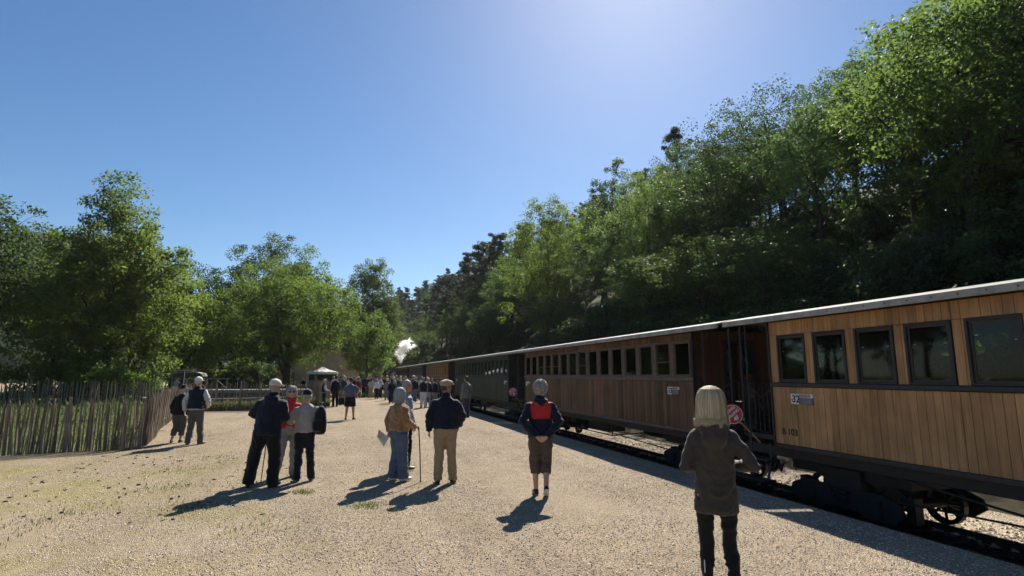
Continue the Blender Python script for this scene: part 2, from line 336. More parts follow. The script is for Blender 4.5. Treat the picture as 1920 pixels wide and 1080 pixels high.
# loose pebbles on the yard (nobody could count them)
def pebbles(n, x0, x1, y0, y1, rmin, rmax, z, m, name, lab, dens=None):
    oct_v = np.array([(1,0,0),(0,1,0),(-1,0,0),(0,-1,0),(0,0,1)], float)
    F = np.array([(0,1,4),(1,2,4),(2,3,4),(3,0,4)])
    P = np.stack([RNG.uniform(x0, x1, n), RNG.uniform(y0, y1, n), np.full(n, z)], 1)
    if dens is not None: P = P[[dens(p) for p in P]]
    n = len(P)
    r = RNG.uniform(rmin, rmax, n) * RNG.uniform(.7, 1.2, n); a = RNG.uniform(0, 6.28, n)
    S = np.stack([r * RNG.uniform(.8, 1.5, n), r, r * RNG.uniform(.45, .9, n)], 1)
    V = oct_v[None] * S[:, None] * RNG.uniform(.75, 1.2, (n, 5, 1))
    c, s = np.cos(a)[:, None], np.sin(a)[:, None]
    V = np.stack([V[..., 0]*c - V[..., 1]*s, V[..., 0]*s + V[..., 1]*c, V[..., 2]], -1) + P[:, None]
    T = V[:, F].reshape(-1, 3, 3)
    o = link(name, quads_mesh(name, T, m, np.repeat(RNG.random(n), 4))); tag(o, lab, 'gravel', kind='stuff'); return o
def pebmat(name, stops):
    m = bpy.data.materials.new(name); t, nd, lk = nodes_of(m)
    out = N(t, 'ShaderNodeOutputMaterial'); p = N(t, 'ShaderNodeBsdfPrincipled'); lk.new(p.outputs[0], out.inputs[0])
    at = N(t, 'ShaderNodeAttribute'); at.attribute_name = 'lf'
    lk.new(ramp(t, stops, at.outputs['Fac']).outputs[0], p.inputs['Base Color']); p.inputs['Roughness'].default_value = .9; p.inputs['Specular IOR Level'].default_value = .2
    return m
PEB = pebmat('pebble_stone', [(0, (.13, .10, .08)), (.2, (.38, .30, .22)), (.6, (.56, .46, .35)), (1, (.76, .68, .58))])
PEBD = pebmat('shaded_dark_stone', [(0, (.008, .008, .008)), (.7, (.03, .028, .027)), (1, (.075, .07, .065))])  # loose stones painted with the same under-train shade as the bed
pebbles(48000, -3.2, 6.25, 3.2, 9.2, .0045, .0105, .004, PEB, 'loose_pebbles', 'small loose pebbles strewn over the near gravel yard')
pebbles(21000, -6.0, 6.25, 9.2, 18.0, .006, .013, .004, PEB, 'loose_gravel', 'coarser loose stones strewn over the middle of the gravel yard')
pebbles(13000, 6.7, 8.8, 4.0, 26.0, .02, .045, -.585, PEBD, 'track_ballast', 'loose ballast stones, coloured as in deep shade, lying under the train')
pebbles(10000, 8.8, 12.2, 4.0, 26.0, .02, .045, -.56, PEB, 'verge_stones', 'pale sunlit stones on the verge beyond the train')
# ================================================================== THE TRAIN
W_OAK = wood('varnished_oak_boards', (.52, .285, .125), (.34, .17, .07), .42, .17)
W_TEAK = wood('weathered_teak_boards', (.18, .096, .052), (.092, .048, .027), .5, .5, period=True)
W_TEAKO = wood('weathered_teak_single', (.20, .098, .044), (.105, .05, .024), .5, .3)
W_RED = wood('red_brown_end_boards', (.125, .058, .036), (.07, .032, .02), .45, .25, period=True)
W_GREEN = wood('green_painted_boards', (.055, .075, .05), (.035, .05, .034), .45, .25, period=True)
W_ORANGE = wood('orange_varnished_boards', (.36, .17, .055), (.22, .095, .03), .45, .3, period=True)
W_GREY = wood('grey_painted_boards', (.10, .10, .10), (.07, .07, .07), .5, .2, period=True)
W_BLACK = wood('dark_brown_boards', (.035, .026, .022), (.02, .015, .013), .5, .2, period=True)
IRON = mat('black_ironwork', (.018, .018, .020), .5, .3, 9, .15, 40, spec=.4)
RAILDARK = mat('dark_painted_rail', (.03, .028, .03), .45, .25, 7)
RAILBRN = mat('grey_brown_painted_trim', (.13, .095, .075), .5, .25, 9)
RAILGRN = mat('dark_green_trim', (.03, .045, .035), .5, .25, 9)
ROOFTOP = mat('grey_roof_canvas', (.20, .20, .195), .8, .25, 3, .3, 30)
VALANCE = mat('pale_roof_edge', (.33, .315, .29), .6, .25, 4)
RIVET = mat('dark_rivets', (.05, .05, .05), .5)
INTER = mat('brown_interior_boards', (.10, .05, .03), .6, .3, 6)
SEATM = mat('slatted_seat_wood', (.17, .085, .04), .5, .3, 8)
GLASS = glassmat()
WHITE = mat('white_sign_enamel', (.72, .72, .70), .4, .08, 8)
REDP = mat('red_paint', (.42, .02, .025), .45, .12, 10)
GREYP = mat('grey_slate_insert', (.12, .13, .15), .5, .15, 12)
BLACKP = mat('black_lettering', (.015, .015, .015), .5, .1)
WHITEL = mat('white_lettering', (.75, .75, .72), .5, .05)
CX = 8.45; NX = 7.25; FX = 9.65
def text_mesh(s, size, m, name='lettering', depth=.0015, align='LEFT', cs=1.0):
    cu = bpy.data.curves.new('txt', 'FONT'); cu.body = s; cu.size = size; cu.extrude = depth; cu.align_x = align; cu.space_character = cs; cu.offset = size * .022
    ob = bpy.data.objects.new('txt', cu); COL.objects.link(ob)
    dg = bpy.context.evaluated_depsgraph_get(); me = bpy.data.meshes.new_from_object(ob.evaluated_get(dg))
    bpy.data.objects.remove(ob); bpy.data.curves.remove(cu)
    me.name = name; me.materials.clear(); me.materials.append(m); return me
SIDE_ROT = (R(90), 0, R(-90))       # lettering on the platform-side wall: text right = towards the camera end (-y), faces -x
def coach(root, org, y0, y1, st, planks='joined', win_z=(1.75, 2.52), belt=(1.66, 1.75), pitch=.79, ww=.60, first=.12, pw=.075,
          near_end=1.15, far_end=1.15, single_until=None, nwin=None, open_ids=(), trim=None, detail=True, belt_m=None):
    """y0 = body end towards the camera, y1 = far body end; platforms of given length beyond both"""
    wallm, wallm1 = st['wall'], st.get('single', st['wall']); trim = trim or st['trim']; bm_ = belt_m or trim
    zb, zt = .64, 2.72
    rs = random.Random(int(y0 * 100) + 5)
    P = lambda b, n, m, par=root, sm=False: b.build(n, m, par, sm, org if par is root else org)
    # window positions run from the near end to the far end
    n = nwin or int((y1 - y0 - 2 * first + (pitch - ww)) / pitch)
    BZ = -.285; wins = [(y0 + first + i * pitch, y0 + first + i * pitch + ww) for i in range(n)]
    # --- boards on the platform side, one by one close to the camera, joined further away
    ybounds = []; y = y0
    while y < y1 - .02:
        ybounds.append((y, min(y + pw * rs.uniform(.93, 1.07), y1))); y = ybounds[-1][1]
    jl = MB(); jl_r = []; 
    def board(ya, yb, za, zb_, single):
        if yb - ya < .012: return
        d = rs.uniform(0, .004); g = .0032
        if single:
            MB().bbox(NX - d, NX + .025, ya + g, yb - g, za, zb_, .004).build('plank', wallm1, root, False, org)
        else:
            jl.bbox(NX - d, NX + .025, ya + g, yb - g, za, zb_, .004); jl_r.append(rs.random())
    backing = MB()
    for (ya, yb) in ybounds:
        single = planks == 'single' and (single_until is None or (single_until[0] < ya < single_until[1]))
        board(ya, yb, zb, belt[0] - .004, single)
        board(ya, yb, win_z[1] + .045, zt, single)
        # mullion pieces between the windows
        segs = [(ya, yb)]
        for (wa, wb) in wins:
            wa, wb = wa - .03, wb + .03; ns = []
            for (a, b) in segs:
                if b <= wa or a >= wb: ns.append((a, b)); continue
                if a < wa: ns.append((a, wa))
                if b > wb: ns.append((wb, b))
            segs = ns
        if st.get('board_mullions'):
            for (a, b) in segs: board(a, b, belt[1] + .002, win_z[1] + .042, single)
    if jl.v:
        me = jl.mesh('boards', wallm, False, org); at = me.attributes.new('lf', 'FLOAT', 'POINT')
        at.data.foreach_set('value', np.repeat(np.array(jl_r, np.float32), 16)); o = link('board_cladding', me, root); o['kind'] = 'stuff'
    # backing sheets behind the boards (with real openings at the windows)
    backing.box(NX + .027, NX + .06, y0, y1, zb, belt[1]); backing.box(NX + .027, NX + .06, y0, y1, win_z[1] + .03, zt)
    edges = [y0] + [e for wv in wins for e in (wv[0] - .01, wv[1] + .01)] + [y1]
    for i in range(0, len(edges), 2):
        if edges[i+1] > edges[i]: backing.box(NX + .027, NX + .06, edges[i], edges[i+1], belt[1], win_z[1] + .03)
    # far side, open window band
    backing.box(FX - .06, FX, y0, y1, zb, belt[1]); backing.box(FX - .06, FX, y0, y1, win_z[1], zt)
    for i in range(0, len(edges), 2):
        if edges[i+1] > edges[i]: backing.box(FX - .06, FX, edges[i] - .03, edges[i+1] + .03, belt[1], win_z[1])
    backing.box(NX + .06, FX - .06, y0, y1, .72, .78)                      # floor
    backing.box(NX + .06, FX - .06, y0 + .01, y1 - .01, 2.74, 2.77)       # ceiling
    P(backing, 'inner_body', INTER)
    if not st.get('board_mullions'):
        for i in range(0, len(edges), 2):                                  # painted posts between the windows
            a, b_ = edges[i] + .035, edges[i+1] - .035
            if b_ - a > .02: P(MB().bbox(NX - .012, NX + .026, a, b_, belt[1] + .002, win_z[1] + .04, .005), 'window_post', trim)
    # --- windows
    for i, (a, b_) in enumerate(wins):
        fw = .035
        f = MB(); z0, z1 = belt[1] + .004, win_z[1] + .04
        f.bbox(NX - .018, NX + .03, a - .03, a - .03 + fw, z0, z1); f.bbox(NX - .018, NX + .03, b_ + .03 - fw, b_ + .03, z0, z1)
        f.bbox(NX - .017, NX + .03, a - .03 + fw, b_ + .03 - fw, z1 - fw, z1); f.bbox(NX - .017, NX + .03, a - .03 + fw, b_ + .03 - fw, z0, z0 + fw * .8)
        wf = P(f, 'window', st.get('frame', trim))
        opened = i in open_ids
        s = MB(); s0, s1 = (z0 + fw * .8, z1 - fw) if not opened else (z0 + fw * .8, z0 + .36)
        sw = .028
        s.box(NX + .008, NX + .026, a + .007, a + .007 + sw, s0, s1); s.box(NX + .008, NX + .026, b_ - .007 - sw, b_ - .007, s0, s1)
        s.box(NX + .009, NX + .026, a + .007 + sw, b_ - .007 - sw, s1 - sw, s1); s.box(NX + .009, NX + .026, a + .007 + sw, b_ - .007 - sw, s0, s0 + sw)
        P(s, 'sash', st.get('sash', trim), wf)
        g = MB().box(NX + .014, NX + .018, a + .007 + sw, b_ - .007 - sw, s0 + sw, s1 - sw); P(g, 'pane', GLASS, wf)
        if st.get('plates'):                                               # two small white number plates etched on the glass
            zc = s0 + (s1 - s0) * .66
            for yy in (a + .06, b_ - .10): P(MB().box(NX + .010, NX + .0135, yy, yy + .022, zc, zc + .012), 'glass_mark', mat('etched_mark', (.3, .32, .32), .6), wf)
    # --- rails and trim
    P(MB().bbox(NX - .03, NX + .026, y0 - .02, y1 + .02, belt[0], belt[1], .008), 'belt_rail', bm_)
    P(MB().bbox(NX - .035, NX + .06, y0 - .02, y1 + .02, zb - .07, zb - .002, .006), 'bottom_rail', st.get('brail', trim))
    for yy in (y0, y1): P(MB().bbox(NX - .025, NX + .06, yy - .035 if yy == y0 else yy, yy if yy == y0 else yy + .035, zb, zt, .006), 'corner_post', st.get('post', IRON))
    # --- roof, arched, with a riveted edge board
    ra, rb = y0 - near_end, y1 + far_end
    arc = [(CX + 1.42 * (1 - k / 8), 2.812 + .17 * (1 - abs(1 - k / 8) ** 2.0)) for k in range(17)]
    arc2 = [(CX + (x - CX) * .985, z - .035) for x, z in arc]
    roof = MB().prism(arc + arc2[::-1], ra, rb).build('roof', ROOFTOP, root, False, org)
    for xe, sgn in ((CX - 1.42, 1), (CX + 1.42, -1)):
        x0_, x1_ = (xe - .012, xe + .02) if sgn > 0 else (xe - .02, xe + .012)
        v = MB().bbox(x0_, x1_, ra + .003, rb - .003, 2.715, 2.812, .005).build('edge_board', VALANCE, roof, False, org)
    if detail:
        q = MB()
        for k in range(int((rb - ra) / .32)):
            yy = ra + .16 + k * .32; q.ell((CX - 1.434, yy, 2.765), (.006, .012, .012), 8, 4)
        q.build('rivets', RIVET, roof, False, org)['kind'] = 'stuff'
    # --- end walls with a door opening, and platforms with ironwork
    for yw, sgn, ext in ((y0, -1, near_end), (y1, 1, far_end)):
        wall = MB(); rr = []; x = NX + .03
        while x < FX - .03:
            x2 = min(x + .095, FX - .03)
            dy0, dy1 = (yw, yw + .03) if sgn < 0 else (yw - .03, yw)
            if x2 < CX - .34 or x > CX + .34: wall.bbox(x + .002, x2 - .002, dy0 - (rs.random() * .004), dy1, .74, 2.73, .004)
            else: wall.bbox(x + .002, x2 - .002, dy0, dy1, 2.56, 2.73, .004)
            rr.append(rs.random()); x = x2
        me = wall.mesh('end_boards', st.get('endwall', W_RED), False, org); at = me.attributes.new('lf', 'FLOAT', 'POINT'); at.data.foreach_set('value', np.repeat(np.array(rr, np.float32), 16))
        o = link('end_wall', me, root); o['kind'] = 'stuff'
        dy0, dy1 = (yw - .03, yw + .02) if sgn < 0 else (yw - .02, yw + .03)
        fr = MB(); fr.box(CX - .41, CX - .345, dy0, dy1, .74, 2.56); fr.box(CX + .345, CX + .41, dy0, dy1, .74, 2.56); fr.box(CX - .41, CX + .41, dy0 - .002, dy1 + .002, 2.50, 2.57)
        P(fr, 'door_frame', st.get('post', IRON))
        pa, pb = (yw - ext + .08, yw) if sgn < 0 else (yw, yw + ext - .08)
        P(MB().box(NX + .12, FX - .12, pa, pb, .66, .74), 'end_platform', IRON)
        pe = pa if sgn < 0 else pb                                         # outer edge of the platform
        rl = MB()                                                          # railing across the end and gates at the sides
        for xa, xb in ((NX + .16, CX - .36), (CX + .36, FX - .16)):
            rl = MB(); nb = 7
            for q in range(nb + 1): xx = xa + (xb - xa) * q / nb; rl.cyl((xx, pe, .74), (xx, pe, 1.68), .009, 6)
            rl.tube([(xa, pe, 1.68), (xb, pe, 1.68)], .018, 6, (0, 0, 1)); rl.tube([(xa, pe, 1.0), (xb, pe, 1.0)], .010, 6, (0, 0, 1))
            P(rl, 'end_railing', IRON)
        if detail:
            for xs_ in (NX + .14, FX - .14):
                gt = MB(); ym = (pa + pb) / 2; yo = pe; yi = yw + sgn * .05
                for yy in np.linspace(yo, yi, 8): gt.cyl((xs_, float(yy), .76), (xs_, float(yy), 1.38 + .3 * abs(float(yy) - ym) / max(.1, abs(yi - yo) / 2)), .008, 6)
                gt.tube([(xs_, yo, 1.70), (xs_, yo + (ym - yo) * .55, 1.52), (xs_, ym, 1.38), (xs_, ym + (yi - ym) * .5, 1.52), (xs_, yi, 1.70)], .014, 6, (1, 0, 0))
                for yc, rr_ in ((yo + (ym - yo) * .5, .10), (ym + (yi - ym) * .5, .10), (ym, .07)):   # scrolls
                    sp = [(xs_ - .012, yc + sgn * rr_ * (1 - k / 22) * math.cos(k * .55), 1.22 + rr_ * (1 - k / 22) * math.sin(k * .55)) for k in range(16)]
                    gt.tube(sp, .007, 5, (1, 0, 0))
                P(gt, 'iron_gate', IRON)
                br = MB()                                                  # curly roof bracket
                sp = [(xs_, yi + sgn * (.02 + .20 * (1 - k / 20) * math.sin(k * .5)), 2.42 + .20 * (1 - k / 20) * math.cos(k * .5)) for k in range(16)]
                br.tube(sp, .009, 5, (1, 0, 0)); br.tube([(xs_, yi, 2.28), (xs_, yi + sgn * .12, 2.5), (xs_, yi + sgn * .4, 2.7)], .012, 5, (1, 0, 0))
                P(br, 'scroll_bracket', IRON)
        ps = MB()
        ps.cyl((NX - .13, (pa + pb) / 2 - sgn * -.02, -.02), (NX - .13, (pa + pb) / 2 + sgn * .02, 2.72), .014, 8)
        P(ps, 'grab_pole', IRON)
        ps = MB().cyl((NX + .1, pe, .7), (NX + .1, pe, 2.72), .02, 8); P(ps, 'corner_pillar', IRON)
        ps = MB().cyl((FX - .1, pe, .7), (FX - .1, pe, 2.72), .02, 8); P(ps, 'corner_pillar', IRON)
        # steps on the platform side
        for (zz, xo, yy0, yy1) in ((-.01, .36, pa - .05, pb + .05), (.32, .20, pa, pb + (.35 if sgn < 0 else 0))):
            P(MB().bbox(NX - xo, NX - xo + .26, yy0, yy1, zz, zz + .035, .005), 'step', IRON)
        hs = MB()
        for yy in (pa + .03, pb - .05): hs.tube([(NX - .10, yy, .64), (NX - .11, yy, .35), (NX - .2, yy, .0)], [(.014, .03)] * 3, 6)
        P(hs, 'step_hanger', IRON)
        # buffer beam, centre buffer
        bf = MB().bbox(NX + .2, FX - .2, pe - .04, pe + .04, .42, .66, .01); bf.cyl((CX, pe, .54), (CX, pe + sgn * .22 - sgn * .03, .54), .05, 10); bf.cyl((CX, pe + sgn * .16, .54), (CX, pe + sgn * .19, .54), .16, 16)
        P(bf, 'buffer_beam', IRON)
        if detail:
            for xh in (CX - .35, CX + .3):
                P(MB().tube([(xh, pe, .46), (xh, pe + sgn * .10, .40), (xh + .03, pe + sgn * .16, .15), (xh + .05, pe + sgn * .05, -.02), (xh, pe - sgn * .06, .12)], .022, 7, (1, 0, 0)), 'brake_hose', IRON)
    # --- underframe and bogies
    uf = MB()
    for xx in (NX + .1, FX - .2): uf.bbox(xx, xx + .1, y0 - near_end + .1, y1 + far_end - .1, .40, .57, .01)
    for k in range(int((y1 - y0) / 1.6)): uf.box(NX + .2, FX - .2, y0 + .5 + k * 1.6, y0 + .6 + k * 1.6, .42, .55)
    P(uf, 'underframe', IRON)
    L = y1 - y0; yb0, yb1 = y0 + .9, y1 - .9
    if detail:
        tr = MB()
        for xx in (NX + .14, FX - .14):
            tr.tube([(xx, yb0 + 1.0, .42), (xx, yb0 + L * .28, .10), (xx, yb1 - L * .28, .10), (xx, yb1 - 1.0, .42)], .016, 6, (1, 0, 0))
            for yy in (yb0 + L * .28, yb1 - L * .28): tr.cyl((xx, yy, .10), (xx, yy, .42), .022, 6)
        P(tr, 'truss_rods', IRON)
        P(MB().tube([(NX + .4, yb0, -.02), (NX + .4, yb0 + L * .35, .12), (NX + .4, yb1 - L * .35, .12), (NX + .4, yb1, -.02)], .014, 6, (1, 0, 0)), 'brake_rod', IRON)
        for (ya, yb_, za) in ((y0 + L * .42, y0 + L * .53, .12), (y0 + L * .62, y0 + L * .66, .2)):
            P(MB().bbox(NX + .35, NX + .95, ya, yb_, za, .42, .02), 'battery_box', IRON)
        P(MB().cyl((CX + .3, y0 + L * .3, .2), (CX + .3, y0 + L * .3 + 1.0, .2), .18, 16), 'brake_cylinder', IRON)
    for yc in (yb0, yb1):
        bo = MB()
        for xx in (7.62, 9.22):
            bo.prism([(yc - 1.0, .24), (yc - .75, .34), (yc - .25, .34), (yc - .12, .16), (yc + .12, .16), (yc + .25, .34), (yc + .75, .34), (yc + 1.0, .24), (yc + 1.05, .10), (yc + .85, -.04), (yc + .4, -.04), (yc + .3, .02), (yc - .3, .02), (yc - .4, -.04), (yc - .85, -.04), (yc - 1.05, .10)], xx, xx + .05, 'x')
            for d in (-.62, .62):
                bo.bbox(xx - .04, xx + .09, yc + d - .1, yc + d + .1, .02, .26, .02)       # axle box
            for k in range(5): bo.tube([(xx - .02, yc - .13 + (k % 2) * .26, .1 + k * .045), (xx - .02, yc + .13 - (k % 2) * .26, .12 + k * .045)], .018, 6, (1, 0, 0))
        bo.box(7.67, 9.22, yc - .34, yc + .34, .02, .60); bo.box(7.75, 9.15, yc - 1.1, yc + 1.1, .46, .64)
        for d in (-.62, .62): bo.cyl((7.64, yc + d, .135), (9.25, yc + d, .135), .06, 10)
        for d in (-1.0, -.22, .22, 1.0): bo.box(7.84, 7.99, yc + d - .05, yc + d + .05, -.02, .34)
        bo.v = [(x, y, z + BZ) for x, y, z in bo.v]; bg_ = P(bo, 'bogie', IRON)
        for d in (-.62, .62):
            for xx in (7.90, 8.94):
                wh = MB(); r0 = .315; c = (yc + d, .135 + BZ)
                ring = [(c[0] + r0 * math.cos(2*math.pi*k/28), c[1] + r0 * math.sin(2*math.pi*k/28)) for k in range(28)]
                inn = [(c[0] + .25 * math.cos(2*math.pi*k/28), c[1] + .25 * math.sin(2*math.pi*k/28)) for k in range(28)]
                vs_ = [(xx, *p) for p in ring] + [(xx + .09, *p) for p in ring] + [(xx, *p) for p in inn] + [(xx + .09, *p) for p in inn]; fs_ = []
                for k in range(28):
                    j = (k + 1) % 28; fs_ += [(k, j, 28 + j, 28 + k), (56 + j, 56 + k, 84 + k, 84 + j), (j, k, 56 + k, 56 + j), (28 + k, 28 + j, 84 + j, 84 + k)]
                wh.add(vs_, fs_)
                for k in range(8):
                    a = 2 * math.pi * k / 8; wh.tube([(xx + .045, c[0] + .04 * math.cos(a), c[1] + .04 * math.sin(a)), (xx + .045, c[0] + .26 * math.cos(a), c[1] + .26 * math.sin(a))], .022, 6, (1, 0, 0))
                wh.cyl((xx - .03, *c), (xx + .12, *c), .06, 12)
                P(wh, 'wheel', STEEL if False else IRON, bg_)
    # --- benches
    for k in range(int((y1 - y0 - .6) / 1.58)):
        yy = y0 + .5 + k * 1.58
        for xa in (NX + .15, CX + .35):
            s = MB()
            for q in range(4): s.box(xa, xa + .8, yy + .04 + q * .1, yy + .12 + q * .1, 1.16, 1.18)
            for q in range(6): s.box(xa, xa + .8, yy - .01 + (q * -.006), yy + .012 + (q * -.006), 1.24 + q * .1, 1.32 + q * .1)
            s.box(xa + .02, xa + .06, yy, yy + .42, .78, 1.16); s.box(xa + .74, xa + .78, yy, yy + .42, .78, 1.16)
            P(s, 'bench', SEATM)
    return wins
def sign_board(par, org, y, z, number, big=True, name='reserved_sign'):
    """white number field (nearer the far end) and a red-on-white RESERVE strip over a grey slate"""
    k = 1.0 if big else .85
    w1, w2, h = .175 * k, .29 * k, .17 * k
    o = MB().bbox(NX - .022, NX - .006, y - w1, y, z, z + h, .003).build('number_field', WHITE, par, False, org)
    MB().bbox(NX - .021, NX - .006, y - w1 - w2, y - w1 - .002, z + h * .62, z + h, .003).build('strip', WHITE, par, False, org)
    MB().bbox(NX - .026, NX - .006, y - w1 - w2, y - w1 - .002, z, z + h * .60, .003).build('slate', GREYP, par, False, org)
    t = MB()
    for q in range(3): t.box(NX - .0275, NX - .0262, y - w1 - w2 + .03, y - w1 - .04 - q * .02, z + .022 * k + q * .026 * k, z + .031 * k + q * .026 * k)
    t.build('small_print', mat('grey_print', (.3, .3, .3), .5), par, False, org)
    def put(s, size, yy, zz, m):
        q = link('lettering', text_mesh(s, size, m), par, (NX - .0245 - org[0], yy - org[1], zz - org[2])); q.rotation_euler = SIDE_ROT
    if not number: return
    put(number, .165 * k, y - .030 * k, z + .030 * k, BLACKP)
    put('RESERVE', .062 * k, y - w1 - .012, z + h * .62 + .011, REDP)
    MB().prism([(y - .012, z + h * .42), (y - .036, z + h * .55), (y - .036, z + h * .3)], NX - .0245, NX - .0222, 'x').build('arrow_mark', BLACKP, par, False, org)
def new_coach(yc, label): 
    org = (CX, yc, -.47); return empty('passenger_coach', org, 0, label, 'train coach', 'coaches of the steam train'), org
# -- the near coach, golden boards
r, og = new_coach(1.4, 'golden varnished wooden coach nearest the camera, numbered B 103')
coach(r, og, -5.5, 8.3, dict(wall=wood('varnished_oak_joined', (.52, .285, .125), (.34, .17, .07), .42, .17, period=True), single=W_OAK, trim=RAILDARK, board_mullions=True, frame=RAILDARK, sash=mat('dark_sash', (.05, .035, .03), .5), brail=mat('worn_dark_sill', (.045, .036, .03), .6), plates=True),
      planks='single', single_until=(4.0, 9), win_z=(1.67, 2.44), belt=(1.60, 1.67), pitch=.785, ww=.56, first=13.8 - .77 - 16 * .785, pw=.115, nwin=17, near_end=1.0, far_end=.98)
sign_root = empty('reserved_sign', (NX, 7.85, 1.32), 0, 'reserved sign reading 32 on the golden near coach', 'sign', 'reserved signs on the coaches'); sign_board(sign_root, (NX, 7.85, 1.32), 7.87, 1.32, '32')
q = link('lettering', text_mesh('B 103', .15, BLACKP), r, (NX - .007 - og[0], 8.14 - og[1], .80 - og[2])); q.rotation_euler = SIDE_ROT
# -- brown coach
r, og = new_coach(16.6, 'long brown slatted wooden coach with fifteen windows, sign 33')
coach(r, og, 10.65, 22.55, dict(wall=W_TEAK, trim=RAILBRN, brail=RAILBRN, sash=mat('brown_sash', (.12, .07, .05), .5)), open_ids=(1, 7, 10, 11, 12), first=.10, far_end=1.2, near_end=1.2)
s = empty('reserved_sign', (NX, 11.5, 1.4), 0, 'reserved sign reading 33 on the brown coach', 'sign', 'reserved signs on the coaches'); sign_board(s, (NX, 11.5, 1.4), 11.66, 1.36, '33')
s = empty('reserved_sign', (NX, 22.2, 1.4), 0, 'small sign at the far end of the brown coach', 'sign', 'reserved signs on the coaches'); sign_board(s, (NX, 22.2, 1.4), 22.35, 1.36, None)
# -- green, orange, grey, dark coaches
r, og = new_coach(31.5, 'dark green coach between the brown coach and the orange coach')
coach(r, og, 25.0, 38.1, dict(wall=W_GREEN, trim=RAILGRN, brail=RAILGRN, endwall=W_BLACK, post=mat('blue_black_post', (.012, .016, .02), .5)), open_ids=(), first=.15, pw=.09)
for yy, t_ in ((25.7, 'nearer'), (37.6, 'farther')):
    s = empty('reserved_sign', (NX, yy, 1.4), 0, 'small white sign at the %s end of the green coach' % t_, 'sign', 'reserved signs on the coaches'); sign_board(s, (NX, yy, 1.4), yy, 1.36, None)
r, og = new_coach(46.0, 'orange-brown wooden coach beyond the green coach')
coach(r, og, 40.4, 52.0, dict(wall=W_ORANGE, trim=mat('orange_trim', (.34, .17, .065), .5), brail=RAILBRN, endwall=W_BLACK), first=.12, pw=.1, detail=False, pitch=1.1, ww=.55, open_ids=(2,))
r, og = new_coach(60.0, 'grey coach beyond the orange coach')
coach(r, og, 54.4, 66.0, dict(wall=W_GREY, trim=mat('grey_trim', (.13, .13, .13), .5), endwall=W_BLACK), first=.12, pw=.1, detail=False)
r, og = new_coach(74.0, 'dark coach next to the locomotive at the head of the train')
coach(r, og, 68.5, 80.0, dict(wall=W_BLACK, trim=RAILDARK, endwall=W_BLACK), first=.12, pw=.1, detail=False)
# -- steam locomotive
LX = CX; og = (LX, 88, -.2)
lo = empty('steam_locomotive', og, 0, 'black steam locomotive at the head of the train, steaming', 'locomotive')
LB = mat('loco_black', (.012, .013, .012), .35, .2, 5); BRASS = mat('old_brass', (.45, .3, .1), .35, .2, 5, metal=.9); LR = mat('loco_red', (.3, .03, .02), .5)
b = MB(); b.tube([(LX, 84.6, 1.75), (LX, 90.6, 1.75)], .62, 20, (0, 0, 1)); b.build('boiler', LB, lo, True, og)
b = MB(); b.tube([(LX, 90.6, 1.75), (LX, 91.7, 1.75)], .68, 20, (0, 0, 1)); b.tube([(LX, 91.7, 1.75), (LX, 91.8, 1.75)], [.6, .5], 20, (0, 0, 1)); b.build('smokebox', LB, lo, True, og)
b = MB(); b.tube([(LX, 91.2, 2.35), (LX, 91.2, 2.9), (LX, 91.2, 3.3), (LX, 91.2, 3.42)], [.2, .17, .21, .25], 16); b.build('chimney', LB, lo, True, og)
b = MB(); b.tube([(LX, 88.2, 2.3), (LX, 88.2, 2.65), (LX, 88.2, 2.8), (LX, 88.2, 2.86)], [.3, .29, .2, .05], 16); b.build('steam_dome', BRASS, lo, True, og)
b = MB()
for xx in (NX, FX - .04): b.box(xx, xx + .04, 82.6, 84.6, .7, 1.7); b.box(xx, xx + .04, 82.6, 82.8, 1.7, 2.7); b.box(xx, xx + .04, 84.4, 84.6, 1.7, 2.7); b.box(xx, xx + .04, 83.5, 83.65, 1.7, 2.7)
b.box(NX + .04, FX - .04, 84.56, 84.6, .7, 2.7); b.box(NX + .04, FX - .04, 82.6, 82.64, .7, 1.9)
b.build('cab', LB, lo, False, og)
arc = [(CX + 1.32 * math.cos(math.pi * k / 12), 2.7 + .34 * math.sin(math.pi * k / 12)) for k in range(13)]
MB().prism(arc, 82.3, 85.0).build('cab_roof', LB, lo, False, og)
for xx in (NX + .02, FX - .52): MB().bbox(xx, xx + .5, 84.7, 90.2, .75, 1.9, .03).build('side_tank', LB, lo, False, og)
b = MB(); b.box(NX + .1, FX - .1, 82.6, 91.9, .55, .72); b.box(NX + .1, FX - .1, 91.9, 92.1, .3, .75); b.build('running_plate', LR, lo, False, og)
for k in range(4):
    for xx in (7.88, 8.93):
        b = MB(); b.cyl((xx, 84.9 + k * 1.3, .03), (xx + .1, 84.9 + k * 1.3, .03), .5, 24); b.build('driving_wheel', LB, lo, False, og)
MB().tube([(7.82, 84.9, .22), (7.82, 88.8, .22), (7.82, 91.2, .5)], .04, 6, (1, 0, 0)).build('connecting_rod', STEEL, lo, False, og)
b = MB(); b.cyl((7.6, 90.6, .55), (7.6, 91.7, .55), .24, 14); b.build('cylinder', LB, lo, True, og)
